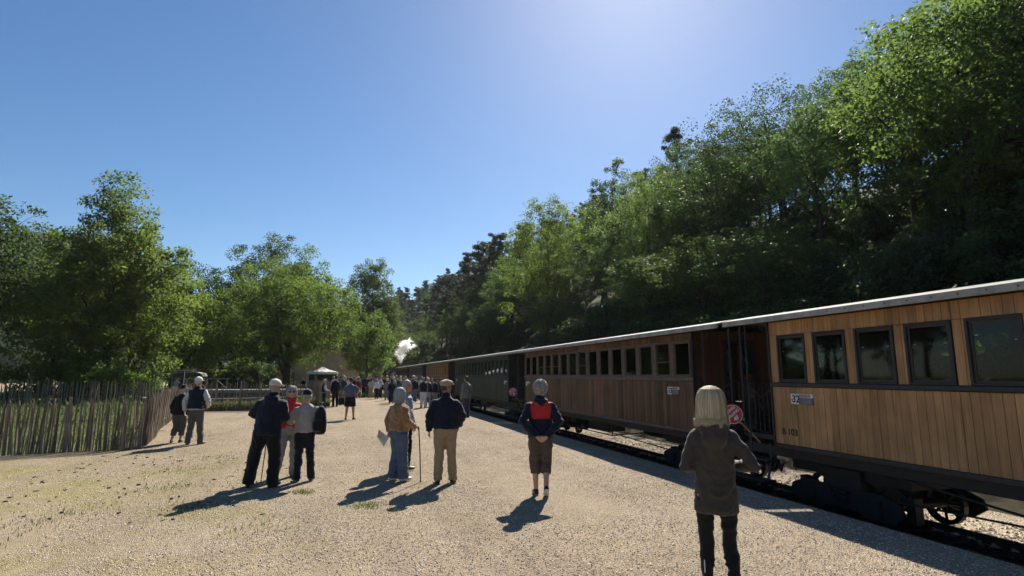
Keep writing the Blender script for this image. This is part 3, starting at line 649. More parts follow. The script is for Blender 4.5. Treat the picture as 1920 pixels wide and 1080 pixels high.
# -- red paddle on a stick, leaning in the near coach's end gate, and another further on
def paddle(loc, rot, label, lines=True, r0=.185):
    p = empty('paddle_sign', loc, 0, label, 'paddle sign', 'red paddles in the coach entrances'); p.rotation_euler = rot
    b = MB(); n = 32; ring = lambda rr, y: [(rr * math.cos(2*math.pi*k/n), y, rr * math.sin(2*math.pi*k/n)) for k in range(n)]
    b.prism([(x, z) for x, _, z in ring(r0, 0)], 0, .012); b.build('disc', REDP, p)
    b = MB(); v = ring(r0 * .93, -.0015) + ring(r0 * .89, -.0015); b.add(v, [(k, (k+1) % n, n + (k+1) % n, n + k) for k in range(n)]); b.build('rim_line', WHITEL, p)
    b = MB().bbox(-.014, .014, -.004, .020, -r0 - .52, -r0 * .2 - .0, .003); b.v = [(x, y + .014, z) for x, y, z in b.v]; b.build('stick', mat('pale_stick_wood', (.36, .2, .1), .6, .2, 8), p)
    for s_, size, z in (('VIKING', .075, .058), ('DELLING', .07, -.022), ('4F', .105, -.125)):
        q = link('lettering', text_mesh(s_, size, WHITEL, align='CENTER'), p, (0, -.003, z)); q.rotation_euler = (R(90), 0, 0)
    return p
paddle((7.02, 9.12, 1.07), (0, R(-42), R(-38)), 'red round paddle with white lettering beside the near coach entrance')
paddle((7.02, 23.55, 1.07), (0, R(-35), R(-25)), 'red round paddle in the entrance between brown and green coaches')
# -- steam over the chimney
def steam():
    # closed box of air over the chimney; the plume's shape lives in the density
    X0, Y0, Z0 = 8.45, 91.2, 3.38
    o = MB().box(-1.3, 4.2, -1.8, 1.8, 0, 5.4).build('steam_plume', [], None, False, (0, 0, 0), (X0, Y0, Z0)); me = o.data
    m = bpy.data.materials.new('white_steam'); t, nd, lk = nodes_of(m)
    out = N(t, 'ShaderNodeOutputMaterial'); pv = N(t, 'ShaderNodeVolumePrincipled'); lk.new(pv.outputs[0], out.inputs['Volume'])
    pv.inputs['Color'].default_value = (.99, .99, .99, 1); pv.inputs['Anisotropy'].default_value = .5
    tc = N(t, 'ShaderNodeTexCoord'); sx = N(t, 'ShaderNodeSeparateXYZ'); lk.new(tc.outputs['Object'], sx.inputs[0])
    def M(op, a, b=None, c=None):
        n = N(t, 'ShaderNodeMath', operation=op)
        for i, v in enumerate((a, b, c)):
            if v is None: continue
            if isinstance(v, (int, float)): n.inputs[i].default_value = v
            else: lk.new(v, n.inputs[i])
        return n.outputs[0]
    x, y, z = sx.outputs
    ax = M('MULTIPLY', M('MULTIPLY', z, z), .085)                      # the plume drifts to +x as it rises
    dx = M('SUBTRACT', x, ax); rad = M('MULTIPLY_ADD', z, .34, .22)
    d = M('DIVIDE', M('SQRT', M('ADD', M('MULTIPLY', dx, dx), M('MULTIPLY', y, y))), rad)
    ns = N(t, 'ShaderNodeTexNoise'); ns.inputs['Scale'].default_value = .95; ns.inputs['Detail'].default_value = 5; ns.inputs['Roughness'].default_value = .62; ns.inputs['Distortion'].default_value = .6; lk.new(tc.outputs['Object'], ns.inputs['Vector'])
    nn = M('MULTIPLY', M('SUBTRACT', ns.outputs[0], .50), 4.6)
    top = N(t, 'ShaderNodeMapRange'); top.inputs[1].default_value = 3.2; top.inputs[2].default_value = 5.2; top.inputs[3].default_value = 0; top.inputs[4].default_value = 1.6; lk.new(z, top.inputs[0])
    dens = M('SUBTRACT', M('ADD', M('SUBTRACT', 1.0, d), nn), top.outputs[0])
    dens = M('MULTIPLY', M('MINIMUM', M('MAXIMUM', dens, 0.0), 1.2), 5.0); lk.new(dens, pv.inputs['Density'])
    me.materials.append(m)
    tag(o, 'white steam rising from the locomotive chimney', 'steam', kind='stuff')
steam()
# ================================================================== TREES
BARK = mat('dark_bark', (.055, .045, .036), .9, .35, 5, .8, 22, spec=.15, stretch=(1, 1, .3))
BARKP = mat('pine_bark', (.11, .065, .045), .9, .35, 5, .8, 22, spec=.15, stretch=(1, 1, .3))
L_OAK = leafmat('oak_leaf', (.026, .041, .016), (.060, .080, .028), (.11, .145, .036), .4)
L_ASH = leafmat('pale_leaf', (.055, .082, .026), (.12, .155, .05), (.22, .28, .06), .45)
L_MAPLE = leafmat('maple_leaf', (.036, .058, .016), (.080, .112, .032), (.18, .23, .042), .46)
L_LIME = leafmat('yellow_green_leaf', (.080, .110, .018), (.145, .18, .030), (.32, .35, .035), .5)
L_DARK = leafmat('deep_green_leaf', (.016, .032, .012), (.038, .060, .020), (.08, .12, .022), .35)
L_PINE = leafmat('pine_needle', (.024, .034, .020), (.062, .074, .042), (.06, .075, .03), .3, .5)
L_HEDGE = leafmat('hedge_leaf', (.05, .085, .016), (.10, .15, .028), (.22, .29, .035), .42)
L_SHRUB = leafmat('shrub_leaf', (.026, .045, .015), (.070, .10, .032), (.10, .14, .03), .38)

def leaves_at(C, rad, per, size, rng, flat=.75, up=.5, asp=.62, outward=None, droop=0.0):
    """leaf quads round cluster centres C (k,3) with radii rad (k)"""
    k = len(C); idx = np.repeat(np.arange(k), per); n = len(idx)
    d = rng.normal(size=(n, 3)); d /= np.linalg.norm(d, axis=1)[:, None]
    rr = rng.random(n) ** (1 / 2.4)
    off = d * rr[:, None] * rad[idx][:, None]; off[:, 2] *= flat
    P = C[idx] + off
    P[:, 2] -= droop * (np.hypot(off[:, 0], off[:, 1])) ** 2
    nrm = rng.normal(size=(n, 3)) * .75 + d * .45; nrm[:, 2] += up
    nrm /= np.linalg.norm(nrm, axis=1)[:, None]
    t = rng.normal(size=(n, 3)) + d * .6; t[:, 2] -= .25
    t -= (t * nrm).sum(1)[:, None] * nrm; t /= np.linalg.norm(t, axis=1)[:, None]
    b = np.cross(nrm, t)
    s = size * rng.uniform(.6, 1.35, n)[:, None]
    fold = nrm * s * rng.uniform(-.12, .22, n)[:, None]
    Q = np.stack([P - t * s * .5, P + b * s * asp * .5 + fold, P + t * s * .55, P - b * s * asp * .5 + fold], 1)
    lf = np.clip(rng.normal(.5, .22, n) + .12 * (rng.random(k)[idx] - .5) * 3, 0, 1)
    return Q, lf
def lumpy(d, rng_seed, amp=.40, fr=1.7):
    return np.array([1 + amp * (noise.noise(Vector((p[0]*fr + rng_seed*7.1, p[1]*fr + 3.3, p[2]*fr))) + .5 * noise.noise(Vector((p[0]*fr*2.3, p[1]*fr*2.3 + rng_seed, p[2]*fr*2.3)))) for p in d])
def make_tree(H, rx, z0, kind='round', seed=1, ncl=150, per=95, size=.17, cr=.75, trunk=.22, lean=0.0, fork=False, low=0.0):
    """returns (crown mesh data quads, lf, wood MB). H height, rx crown radius, z0 crown base"""
    rng = np.random.default_rng(seed); rs = random.Random(seed)
    cz = (H + z0) / 2; rz = (H - z0) / 2
    d = rng.normal(size=(ncl * 3, 3)); d /= np.linalg.norm(d, axis=1)[:, None]
    lum = lumpy(d, seed)
    rad = (rng.random(len(d)) ** (.42)) * lum
    C = d * rad[:, None]
    if kind == 'round': pass
    elif kind == 'tall': C[:, :2] *= (1 - .35 * np.clip(C[:, 2:3], -1, 1))
    elif kind == 'broad':
        C[:, 2] = np.where(C[:, 2] < 0, C[:, 2] * .8, C[:, 2]); C[:, :2] *= (1.05 - .22 * C[:, 2:3] ** 2)
    elif kind == 'cone': C[:, :2] *= (.95 - .6 * np.clip(C[:, 2:3], -1, 1)) * .8
    C = C[rng.permutation(len(C))]
    # thin so that clusters keep some distance -> gaps with sky
    keep = []; mind = .30 * (3.2 / ncl ** (1 / 3))
    for p in C:
        if len(keep) >= ncl: break
        if all((p[0]-q[0])**2 + (p[1]-q[1])**2 + (p[2]-q[2])**2 > mind * mind for q in keep[-160:]): keep.append(p)
    C = np.array(keep) * np.array([rx, rx, rz]) + np.array([lean * .6, 0, cz])
    C[:, 2] = np.maximum(C[:, 2], low + .2)
    r = cr * rng.uniform(.6, 1.25, len(C))
    Q, lf = leaves_at(C, r, per, size, rng)
    wd = MB(); segs = 7
    top = z0 + (H - z0) * .72
    tp = [Vector((lean * (k / segs) ** 1.5 + .10 * rs.uniform(-1, 1) * (k > 0), .10 * rs.uniform(-1, 1) * (k > 0), -.35 + (top + .35) * k / segs)) for k in range(segs + 1)]
    trr = [trunk * (1.35 if k == 0 else 1.0) * (1 - .82 * k / segs) for k in range(segs + 1)]
    wd.tube(tp, trr, 9)
    def trunk_at(z):
        f = max(0, min(segs - 1e-3, (z + .35) / (top + .35) * segs)); i = int(f); return tp[i].lerp(tp[i+1], f - i), trr[i] + (trr[i+1] - trr[i]) * (f - i)
    # main limbs, then twigs from the limbs to the clusters
    nl = 9 if kind != 'tall' else 12; limbs = []
    for i in range(nl):
        zz = z0 * .75 + (top - z0 * .75) * (i / nl) ** .9; p0, r0 = trunk_at(zz)
        an = i * 2.4 + rs.uniform(-.4, .4); ln = rx * rs.uniform(.55, .85) * (1 - .45 * i / nl)
        rise = (H - zz) * rs.uniform(.25, .5)
        pts = [p0 + Vector((math.cos(an) * ln * u + rs.uniform(-.1, .1), math.sin(an) * ln * u + rs.uniform(-.1, .1), rise * u ** 1.25)) for u in (0, .25, .5, .75, 1)]
        rr = [max(.012, r0 * .62 * (1 - .8 * u)) for u in (0, .25, .5, .75, 1)]
        wd.tube(pts, rr, 6); limbs += list(zip(pts[1:], rr[1:]))
    LP = np.array([tuple(p) for p, _ in limbs]); 
    for c in C[::2]:
        dd = np.linalg.norm(LP - c, axis=1) + np.maximum(0, LP[:, 2] - c[2]) * 2; j = int(dd.argmin())
        p0 = Vector(LP[j]); p1 = Vector(c); md = p0.lerp(p1, .5) + Vector((rs.uniform(-.15, .15), rs.uniform(-.15, .15), -.1))
        wd.tube([p0, md, p1], [max(.010, limbs[j][1] * .5), .012, .006], 4, cap=False)
    return Q, lf, wd
def make_pine(H, rx, z0, seed=1, tiers=13, size=.34, per=70):
    rng = np.random.default_rng(seed); rs = random.Random(seed); wd = MB(); C = []; rad = []
    tp = [Vector((.15 * math.sin(k * 1.3 + seed), .12 * math.cos(k * 1.1 + seed), -.3 + (H + .3) * k / 8)) for k in range(9)]
    wd.tube(tp, [.2 * (1 - .86 * k / 8) for k in range(9)], 8)
    for i in range(tiers):
        u = i / (tiers - 1); z = z0 + (H - z0 - .3) * u
        zb_ = z
        rl = rx * (1 - .72 * u ** 1.3) * rs.uniform(.65, 1.15); nb = rs.choice((3, 4, 5))
        for k in range(nb):
            an = k * 6.283 / nb + i * 1.1 + rs.uniform(-.4, .4); L = rl * rs.uniform(.45, 1.25); z = min(H - .15, zb_ + rs.uniform(-.55, .55))
            p0 = tp[min(8, int((z + .3) / (H + .3) * 8))].copy(); p0.z = z
            e = p0 + Vector((math.cos(an) * L, math.sin(an) * L, L * rs.uniform(-.05, .65)))
            wd.tube([p0, p0.lerp(e, .5) + Vector((0, 0, -.05)), e], [.045 * (1 - .6 * u), .028, .01], 5)
            for q in (.45, .7, .95, 1.05):
                if rs.random() < .88: C.append(p0.lerp(e, q) + Vector((rs.uniform(-.25, .25), rs.uniform(-.25, .25), rs.uniform(0, .2)))); rad.append(rs.uniform(.25, .5))
    C += [Vector((tp[8].x, tp[8].y, H)), Vector((tp[8].x, tp[8].y, H - .5)), Vector((tp[8].x + .2, tp[8].y, H - .9))]; rad += [.2, .28, .35]
    Cn = np.array([tuple(c) for c in C]); Q, lf = leaves_at(Cn, np.array(rad), per, size, rng, flat=.8, up=.3, asp=.17)
    return Q, lf, wd
def tree_object(name, data, leafm, barkm, loc, rz, label, group, s=(1, 1, 1), cat='tree'):
    Q, lf, wd = data
    t = empty(name, loc, rz, label, cat, group); t.scale = s
    link('crown', quads_mesh('crown', Q, leafm, lf), t)
    wd.build('trunk', barkm, t, True)
    return t
def copy_thing(src, loc, rz, s, label=None, group=None):
    o = src.copy(); COL.objects.link(o); o.location = loc; o.rotation_euler = (0, 0, rz); o.scale = s
    if label: o['label'] = label
    if group: o['group'] = group
    for ch in src.children:
        c = ch.copy(); COL.objects.link(c); c.parent = o
        for g in ch.children:
            d = g.copy(); COL.objects.link(d); d.parent = c
    return o
def hz(x, y): return hill_z(x, y) - .25
# ---- named trees round the yard (left and centre)
T = lambda *a, **k: make_tree(*a, **k)
tree_object('broadleaf_tree', T(14.6, 4.9, .8, 'tall', 11, 460, 125, .20, .85, .3, low=.6), leafmat('left_tree_leaf', (.045, .068, .018), (.10, .13, .034), (.18, .22, .04), .45), BARK, (-15.9, 45.8, 0), .3, 'tall green tree at the left edge behind the hedge', None)
tree_object('broadleaf_tree', T(10.2, 3.4, 1.0, 'round', 12, 170, 110, .17, .75, .2, low=.5), L_LIME, BARK, (-12.9, 52.6, 0), 1.0, 'yellow-green bushy tree left of the dark wood behind the fence', None)
tree_object('broadleaf_tree', T(14.8, 5.0, 2.5, 'round', 13, 200, 95, .22, .95, .3), L_DARK, BARK, (-19.0, 74, 0), 2.0, 'dark tree behind the yellow-green tree', None)
tree_object('broadleaf_tree', T(14.2, 4.6, 2.0, 'round', 14, 200, 95, .22, .95, .3), L_DARK, BARK, (-13.4, 77, 0), 4.0, 'dark tree between the yellow-green tree and the big spreading tree', None)
tree_object('broadleaf_tree', T(20.0, 6.9, 4.6, 'broad', 15, 340, 110, .24, 1.05, .4), L_OAK, BARK, (-9.6, 80, 0), .6, 'tallest round-topped tree rising behind the big spreading tree', None)
tree_object('broadleaf_tree', T(13.2, 7.0, 1.9, 'broad', 16, 470, 120, .19, .90, .42, low=1.6), leafmat('spreading_leaf', (.060, .085, .018), (.13, .16, .034), (.22, .26, .035), .45), BARK, (-5.4, 59.5, 0), 2.2, 'big spreading tree with dark trunk beside the white gazebo', None)
tree_object('broadleaf_tree', T(19.0, 4.9, 3.0, 'tall', 17, 340, 120, .22, .95, .35), L_OAK, BARK, (3.7, 88, 0), 1.2, 'tall tree in the middle, left of the steam plume', None)
tree_object('broadleaf_tree', T(7.5, 2.7, 1.7, 'round', 18, 150, 110, .15, .62, .12, low=1.6), L_MAPLE, BARK, (2.0, 55.5, 0), 3.2, 'small bright green tree over the crowd near the train', None)
# ---- prototypes for the wood
wood_lab = 'broadleaf tree in the wood on the hillside above the train'; wood_grp = 'broadleaf trees on the hillside'
pine_lab = 'dark pine standing on the wooded hillside'; pine_grp = 'pines on the hillside'
shr_lab = 'leafy shrub in the undergrowth at the foot of the hillside'; shr_grp = 'shrubs below the wooded hillside'
protos = []
specs = [((10, 3.4, 3.4, 'round'), L_OAK, 21), ((11, 3.2, 3.4, 'tall'), L_MAPLE, 22), ((9.5, 3.6, 3.2, 'broad'), L_ASH, 23), ((10.5, 3.3, 3.0, 'round'), L_DARK, 24), ((9.0, 3.2, 1.2, 'round'), L_SHRUB, 25), ((10.5, 3.7, 3.6, 'broad'), L_OAK, 26)]
PX = [(24.5, 8.0), (24, 66), (20, 64), (19, 76), (15.2, 70), (30, 12)]
for (a, lm, sd), (px, py) in zip(specs, PX):
    protos.append(tree_object('broadleaf_tree', make_tree(*a, seed=sd, ncl=270, per=52, size=.16, cr=.56, trunk=.19), lm, BARK, (px, py, hz(px, py)), sd, wood_lab, wood_grp))
for q_, o in zip(('green oak-like tree at the right above the near coach', 'bright maple-like tree above the far coaches', 'pale grey-green tree above the orange coach', 'dark green tree above the grey coach', 'dull green bushy tree low on the slope above the dark coach', 'broad spreading tree at the right edge high on the slope'), protos): o['label'] = q_
pines = [tree_object('pine_tree', make_pine(13, 2.9, 3.5, 31), L_PINE, BARKP, (27, 88, hz(27, 88)), 0, pine_lab, pine_grp), tree_object('pine_tree', make_pine(14, 2.4, 5.0, 32, 14), L_PINE, BARKP, (30, 98, hz(30, 98)), 0, pine_lab, pine_grp), tree_object('pine_tree', make_pine(11, 3.2, 4.5, 33, 9), L_PINE, BARKP, (25, 104, hz(25, 104)), 0, pine_lab, pine_grp)]
def make_shrub(H, rx, seed, ncl=46, per=80, size=.13):
    rng = np.random.default_rng(seed); d = rng.normal(size=(ncl, 3)); d /= np.linalg.norm(d, axis=1)[:, None]; d[:, 2] = np.abs(d[:, 2])
    C = d * (rng.random(ncl) ** .4)[:, None] * np.array([rx, rx, H * .85]); C[:, 2] += .15
    Q, lf = leaves_at(C, .42 * rng.uniform(.6, 1.3, ncl), per, size, rng); wd = MB(); rs = random.Random(seed)
    for c in C[::3]: wd.tube([(c[0] * .1, c[1] * .1, -.2), (c[0] * .55, c[1] * .55, c[2] * .45), tuple(c)], [.03, .02, .006], 5)
    return Q, lf, wd
def shrub_object(data, lm, loc, rz, label, group, s=(1, 1, 1)):
    Q, lf, wd = data; t = empty('shrub', loc, rz, label, 'shrub', group); t.scale = s
    link('foliage', quads_mesh('foliage', Q, lm, lf), t); wd.build('stems', BARK, t, True); return t
shr_zone = lambda y: 'below the oak above the brown coach' if y < 24 else 'above the far end of the brown coach' if y < 40 else 'above the green coach' if y < 60 else 'above the far coaches' if y < 90 else 'beyond the locomotive'
shrubs = [shrub_object(make_shrub(2.2, 1.7, 41), L_SHRUB, (14.2, 33, hz(14.2, 33)), 0, shr_lab, shr_grp), shrub_object(make_shrub(1.6, 1.5, 42), L_OAK, (14.6, 26, hz(14.6, 26)), 0, shr_lab, shr_grp), shrub_object(make_shrub(2.0, 1.3, 43), leafmat('ivy_leaf', (.018, .035, .016), (.05, .075, .04), (.05, .08, .02), .3, .3), (15, 20, hz(15, 20)), 0, shr_lab, shr_grp)]
# ---- singled-out trees of the hillside
def hero(x, y, top, a, lm, label, name='broadleaf_tree', lift=0, rz=0.0):
    z = hz(x, y); H = top - z
    return tree_object(name, make_tree(H, *a[0], **a[1]), lm, BARK, (x, y, z), rz, label, None)
hero(21.3, 13.8, 16.0, ((4.3, .8, 'tall'), dict(seed=51, ncl=480, per=62, size=.16, cr=.60, trunk=.24, low=.4)), L_MAPLE, 'large bright-leaved maple at the right edge above the near coach')
hero(26.0, 27.6, 19.4, ((5.0, 3.6, 'broad'), dict(seed=52, ncl=260, per=58, size=.14, cr=.60, trunk=.34, lean=-1.2)), L_OAK, 'oak with dark leaning forked trunk high on the slope')
hero(22.0, 37.3, 17.6, ((4.0, 1.2, 'tall'), dict(seed=53, ncl=380, per=62, size=.13, cr=.52, trunk=.15, low=.5)), L_ASH, 'pale grey-green tree above the brown coach')
hero(25.2, 49.2, 23.8, ((2.7, 3.8, 'tall'), dict(seed=54, ncl=120, per=80, size=.18, cr=.62, trunk=.14)), leafmat('airy_leaf', (.05, .07, .03), (.10, .12, .05), (.12, .16, .05), .35), 'slender airy tree standing against the sky on the slope')
hero(19.2, 52.0, 20.0, ((4.5, 1.6, 'tall'), dict(seed=55, ncl=400, per=66, size=.17, cr=.66, trunk=.22)), L_MAPLE, 'bright green maple in the middle of the slope above the green coach')
hero(27.6, 39.6, 21.5, ((4.0, 2.0, 'round'), dict(seed=56, ncl=260, per=58, size=.14, cr=.56, trunk=.2)), L_SHRUB, 'grey-green round tree between the pale tree and the oak')
hero(31.5, 24.0, 22.5, ((4.2, 3.5, 'broad'), dict(seed=57, ncl=260, per=58, size=.14, cr=.60, trunk=.28, lean=.6)), L_OAK, 'upper oak at the skyline behind the large maple')
tree_object('pine_tree', make_pine(28.3 - hz(33.5, 50.5), 2.6, 5.2, 58, 9), L_PINE, BARKP, (33.5, 50.5, hz(33.5, 50.5)), 0, 'lone flat-topped pine against the sky above the slope', None)
PINES_UP = [(19.5, 84, 15.5), (22.5, 88, 15), (24, 96, 16.5), (26.5, 84, 15), (29.5, 90, 15.5), (31.5, 84, 14), (33.5, 92, 14), (21.5, 102, 17), (27.5, 106, 16), (32, 103, 15), (36, 98, 14), (19, 110, 16), (24, 116, 17), (35.5, 84, 13)]
for i, (x, y, h) in enumerate(PINES_UP):
    pr_ = pines[i % 3]; k = h / (13, 14, 11)[i % 3]; kw = k * (.85 + .1 * (i % 3))
    copy_thing(pr_, (x, y, hz(x, y)), i * 1.9, (kw, kw, k), 'dark pine rising to the skyline above the grey and dark coaches')
# ---- the rest of the wood, one by one
def sky_tan(az):
    A = [0, 5, 7, 11.5, 16, 21.6, 27, 30, 33, 37, 44.5, 53.5, 62, 75, 120]; E_ = [.10, .155, .205, .265, .305, .335, .345, .36, .385, .42, .48, .56, .62, .7, .8]
    return float(np.interp(az, A, E_))
taken = [(21.3, 13.8, 3.8), (26, 27.6, 4.2), (22, 37.3, 3.6), (25.2, 49.2, 2.6), (19.2, 52, 4), (27.6, 39.6, 3.4), (31.5, 24, 3.6), (33.5, 50.5, 2.5)] + [(a, b_, 3) for a, b_ in PX] + [(27, 88, 2.5), (30, 98, 2.5), (25, 104, 2.5)] + [(a, b_, 1.6) for a, b_, _ in PINES_UP]
rs = random.Random(91); cnt = 0; tries = 0
while cnt < 215 and tries < 14000:
    tries += 1
    y = rs.uniform(-6, 60) if rs.random() < .36 else rs.uniform(50, 285); foot = 12.6 - 30.0 * smooth01(110, 290, y)
    x = foot + 2.6 + rs.random() ** 1.2 * (30 if y < 60 else 42)
    if (y < 14 and x < 19) or (y < 45 and x < 17.5): continue
    sp = (3.2 if y < 60 else 3.1) + max(0, y - 90) * .012
    if any((x - a) ** 2 + (y - b_) ** 2 < (sp * .5 + r_ * .5) ** 2 for a, b_, r_ in taken): continue
    z = hz(x, y); d = math.hypot(x, y); az = math.degrees(math.atan2(x, y)); lim = sky_tan(az) * d + 1.8 - z
    pine = (y > 62 and x > foot + 8 and rs.random() < .8) or (y > 140 and rs.random() < .45)
    if pine: pr_ = rs.choice(pines); base = {0: 13, 1: 14, 2: 11}[pines.index(pr_)]; h = base * rs.uniform(.8, 1.2)
    else: pr_ = rs.choice(protos); base = specs[protos.index(pr_)][0][0]; h = base * rs.uniform(.75, 1.2) * (.8 if x < foot + 5 else 1)
    lim *= rs.uniform(.74, 1.03)
    if not pine and y > 60 and x > foot + 8: lim *= .72
    if 3 < y < 60 and x < 32: lim = min(lim, 1.74 * (x - 2.6 - 10.2) - z)
    if h > lim: h = lim
    if h < (6 if pine else 3.4): continue
    k = h / base; kw = k * rs.uniform(.9, 1.2) if k > .7 else .75 * rs.uniform(.95, 1.2)
    look = ('dark pine', 'tall bare-trunked pine', 'flat-topped pine')[pines.index(pr_)] if pine else ('green oak-like tree', 'bright maple-like tree', 'pale grey-green tree', 'dark green tree', 'dull green bushy tree', 'broad spreading tree')[protos.index(pr_)]
    lb = '%s on the wooded hillside %s' % (look, 'above the near coach' if y < 12 else 'above the brown coach' if y < 30 else 'above the green coach' if y < 48 else 'above the far coaches' if y < 85 else 'beyond the locomotive' if y < 160 else 'far up the valley')
    copy_thing(pr_, (x, y, z), rs.uniform(0, 6.28), (kw, kw, k), lb); taken.append((x, y, sp)); cnt += 1
# undergrowth
for i in range(150):
    y = rs.uniform(2, 120) if i > 50 else rs.uniform(4, 40); x = 13.6 + rs.random() ** 1.5 * 13
    if y < 30 and x < 14.6: x += 1.2
    s_ = rs.uniform(.6, 1.25); q = rs.randrange(3); copy_thing(shrubs[q], (x, y, hz(x, y) + .1), rs.uniform(0, 6.28), (s_, s_, s_ * rs.uniform(.7, 1.15)), '%s %s in the undergrowth %s' % ('small' if s_ < .85 else 'large' if s_ > 1.1 else 'middling', ('dull green shrub', 'green leafy bush', 'dark ivy-like bush')[q], shr_zone(y)))
for i in range(70):
    y = rs.uniform(6, 48); x = 17 + rs.random() * 17; s_ = rs.uniform(.8, 1.4); q = rs.randrange(3)
    copy_thing(shrubs[q], (x, y, hz(x, y) + .05), rs.uniform(0, 6.28), (s_ * 1.2, s_ * 1.2, s_ * .8), '%s on the shaded slope %s' % (('dull green shrub', 'green leafy bush', 'dark ivy-like bush')[q], shr_zone(y)))
# ---- trees behind the yard and towards the far hill
bgl, bgg = 'dark tree in the wood behind the yard', 'trees in the wood behind the yard'
for (x, y, h) in ((-25, 60, 13), (-30, 72, 15), (-36, 62, 14), (-24, 84, 14), (-18, 95, 15), (-12, 100, 16), (-4, 104, 17), (2, 110, 16), (8.5, 124, 15), (-3, 92, 14), (-31, 50, 12), (-40, 52, 14), (-45, 66, 16), (-52, 60, 16), (-2, 118, 15), (4.5, 112, 13), (-22.5, 53, 11.5), (-20, 63, 10), (-9, 90, 10), (-15.5, 66, 8.5), (-10.6, 70, 8), (12.5, 104, 9), (12.8, 112, 10)):
    pr_ = protos[rs.choice((0, 3, 5, 3))]; base = specs[protos.index(pr_)][0][0]; k = h / base
    copy_thing(pr_, (x, y, -.05), rs.uniform(0, 6.28), (k * rs.uniform(.95, 1.2),) * 2 + (k,), bgl + (' at the far left' if x < -28 else ', left of the yellow-green tree' if x < -20 else ', behind the yellow-green tree' if x < -13 else ', behind the big spreading tree' if x < -3.5 else ', behind the small bright tree'), bgg)
edl, edg = 'tall green tree beyond the fence left of the hedge', 'trees left of the hedge'
for (x, y, h) in ((-24.5, 38, 15), (-29, 33, 14), (-35, 40, 16), (-22.5, 30.5, 9), (-27, 51, 15.5), (-31.5, 45, 15)):
    pr_ = protos[rs.choice((0, 1))]; base = specs[protos.index(pr_)][0][0]; k = h / base
    copy_thing(pr_, (x, y, -.05), rs.uniform(0, 6.28), (k, k, k), edl, edg)
frl, frg = 'far-off tree on the distant hill at the left', 'trees on the distant hill'
for i in range(190):
    a = rs.uniform(-34, -3); dd = rs.uniform(285, 420); x, y = dd * math.sin(R(a)), dd * math.cos(R(a)); z = left_z(x, y) - .8
    if z < .5 and rs.random() < .7: continue
    pr_ = rs.choice(pines) if rs.random() < .3 else protos[rs.choice((0, 3, 4, 5))]; k = rs.uniform(.8, 1.15)
    copy_thing(pr_, (x, y, z), rs.uniform(0, 6.28), (k * 1.5, k * 1.5, k), frl, frg)
ROCK = mat('grey_rock', (.09, .08, .068), .9, .35, 1.5, .8, 8)
def rock(loc, r_, seed, label):
    b = MB(); b.ell((0, 0, 0), r_, 22, 14); 
    vv = []
    for p in b.v:
        v = Vector(p); k = 1 + .45 * noise.noise(v * (1.6 / max(r_)) + Vector((seed, 0, 0))) + .22 * abs(noise.noise(v * (5 / max(r_)) + Vector((seed, 3, 0)))); vv.append(tuple(v * k))
    b.v = vv; o = b.build('rock_outcrop', ROCK, None, False); o.location = loc; tag(o, label, 'rock')
rock((15.6, 47, hz(15.6, 47) + .6), (1.4, 2.6, 1.6), 3, 'grey rock face at the foot of the wood above the green coach')
rock((14.4, 55, hz(14.4, 55) + .6), (1.1, 2.2, 1.5), 8, 'smaller rock face at the foot of the wood above the orange coach')
rock((-112, 392, left_z(-112, 392) + 3), (10, 8, 6), 5, 'bare rock on the crest of the distant hill')
# shrubs behind the fences
sbl, sbg = 'rounded shrub behind the picket fences', 'shrubs behind the fences'
for (x, y, k) in ((-11.5, 57, 1.5), (-9.2, 58, 1.3), (-13.5, 60, 1.7), (-7.8, 64, 1.6), (-17.5, 47.5, 1.4), (-10.5, 64, 1.9), (-19.5, 56, 1.8)):
    copy_thing(rs.choice(shrubs[:2]), (x, y, 0), rs.uniform(0, 6), (k, k, k), sbl, sbg)
# ================================================================== FENCES, HEDGE, GAZEBO, BARN
STAKE = mat('weathered_chestnut', (.235, .19, .15), .85, .35, 9, .5, 40, objvar=.45, stretch=(1, 1, .12), spec=.2)
WIRE = mat('rusty_wire', (.09, .07, .06), .6, .2, 20, metal=.5)
stake_meshes = []
for k in range(7):
    rs = random.Random(200 + k); n = rs.choice((4, 5, 5)); zz = [-.06, .3, .65, .95, 1.0]; b = MB()
    base = [(rs.uniform(.016, .026) * math.cos(2*math.pi*q/n + .3), rs.uniform(.012, .019) * math.sin(2*math.pi*q/n + .3)) for q in range(n)]
    vs_ = []; off = [0, 0]
    for j, z in enumerate(zz):
        off = [off[0] + rs.uniform(-.008, .008), off[1] + rs.uniform(-.006, .006)]; t = 1.0 if j < 3 else (.8 if j == 3 else .25)
        vs_ += [(off[0] + x * t, off[1] + y * t, z) for x, y in base]
    fs_ = [tuple(range(n-1, -1, -1)), tuple(range((len(zz)-1)*n, len(zz)*n))]
    for j in range(len(zz)-1):
        for q in range(n): fs_.append((j*n+q, j*n+(q+1) % n, (j+1)*n+(q+1) % n, (j+1)*n+q))
    stake_meshes.append(b.add(vs_, fs_).mesh('stake', STAKE))
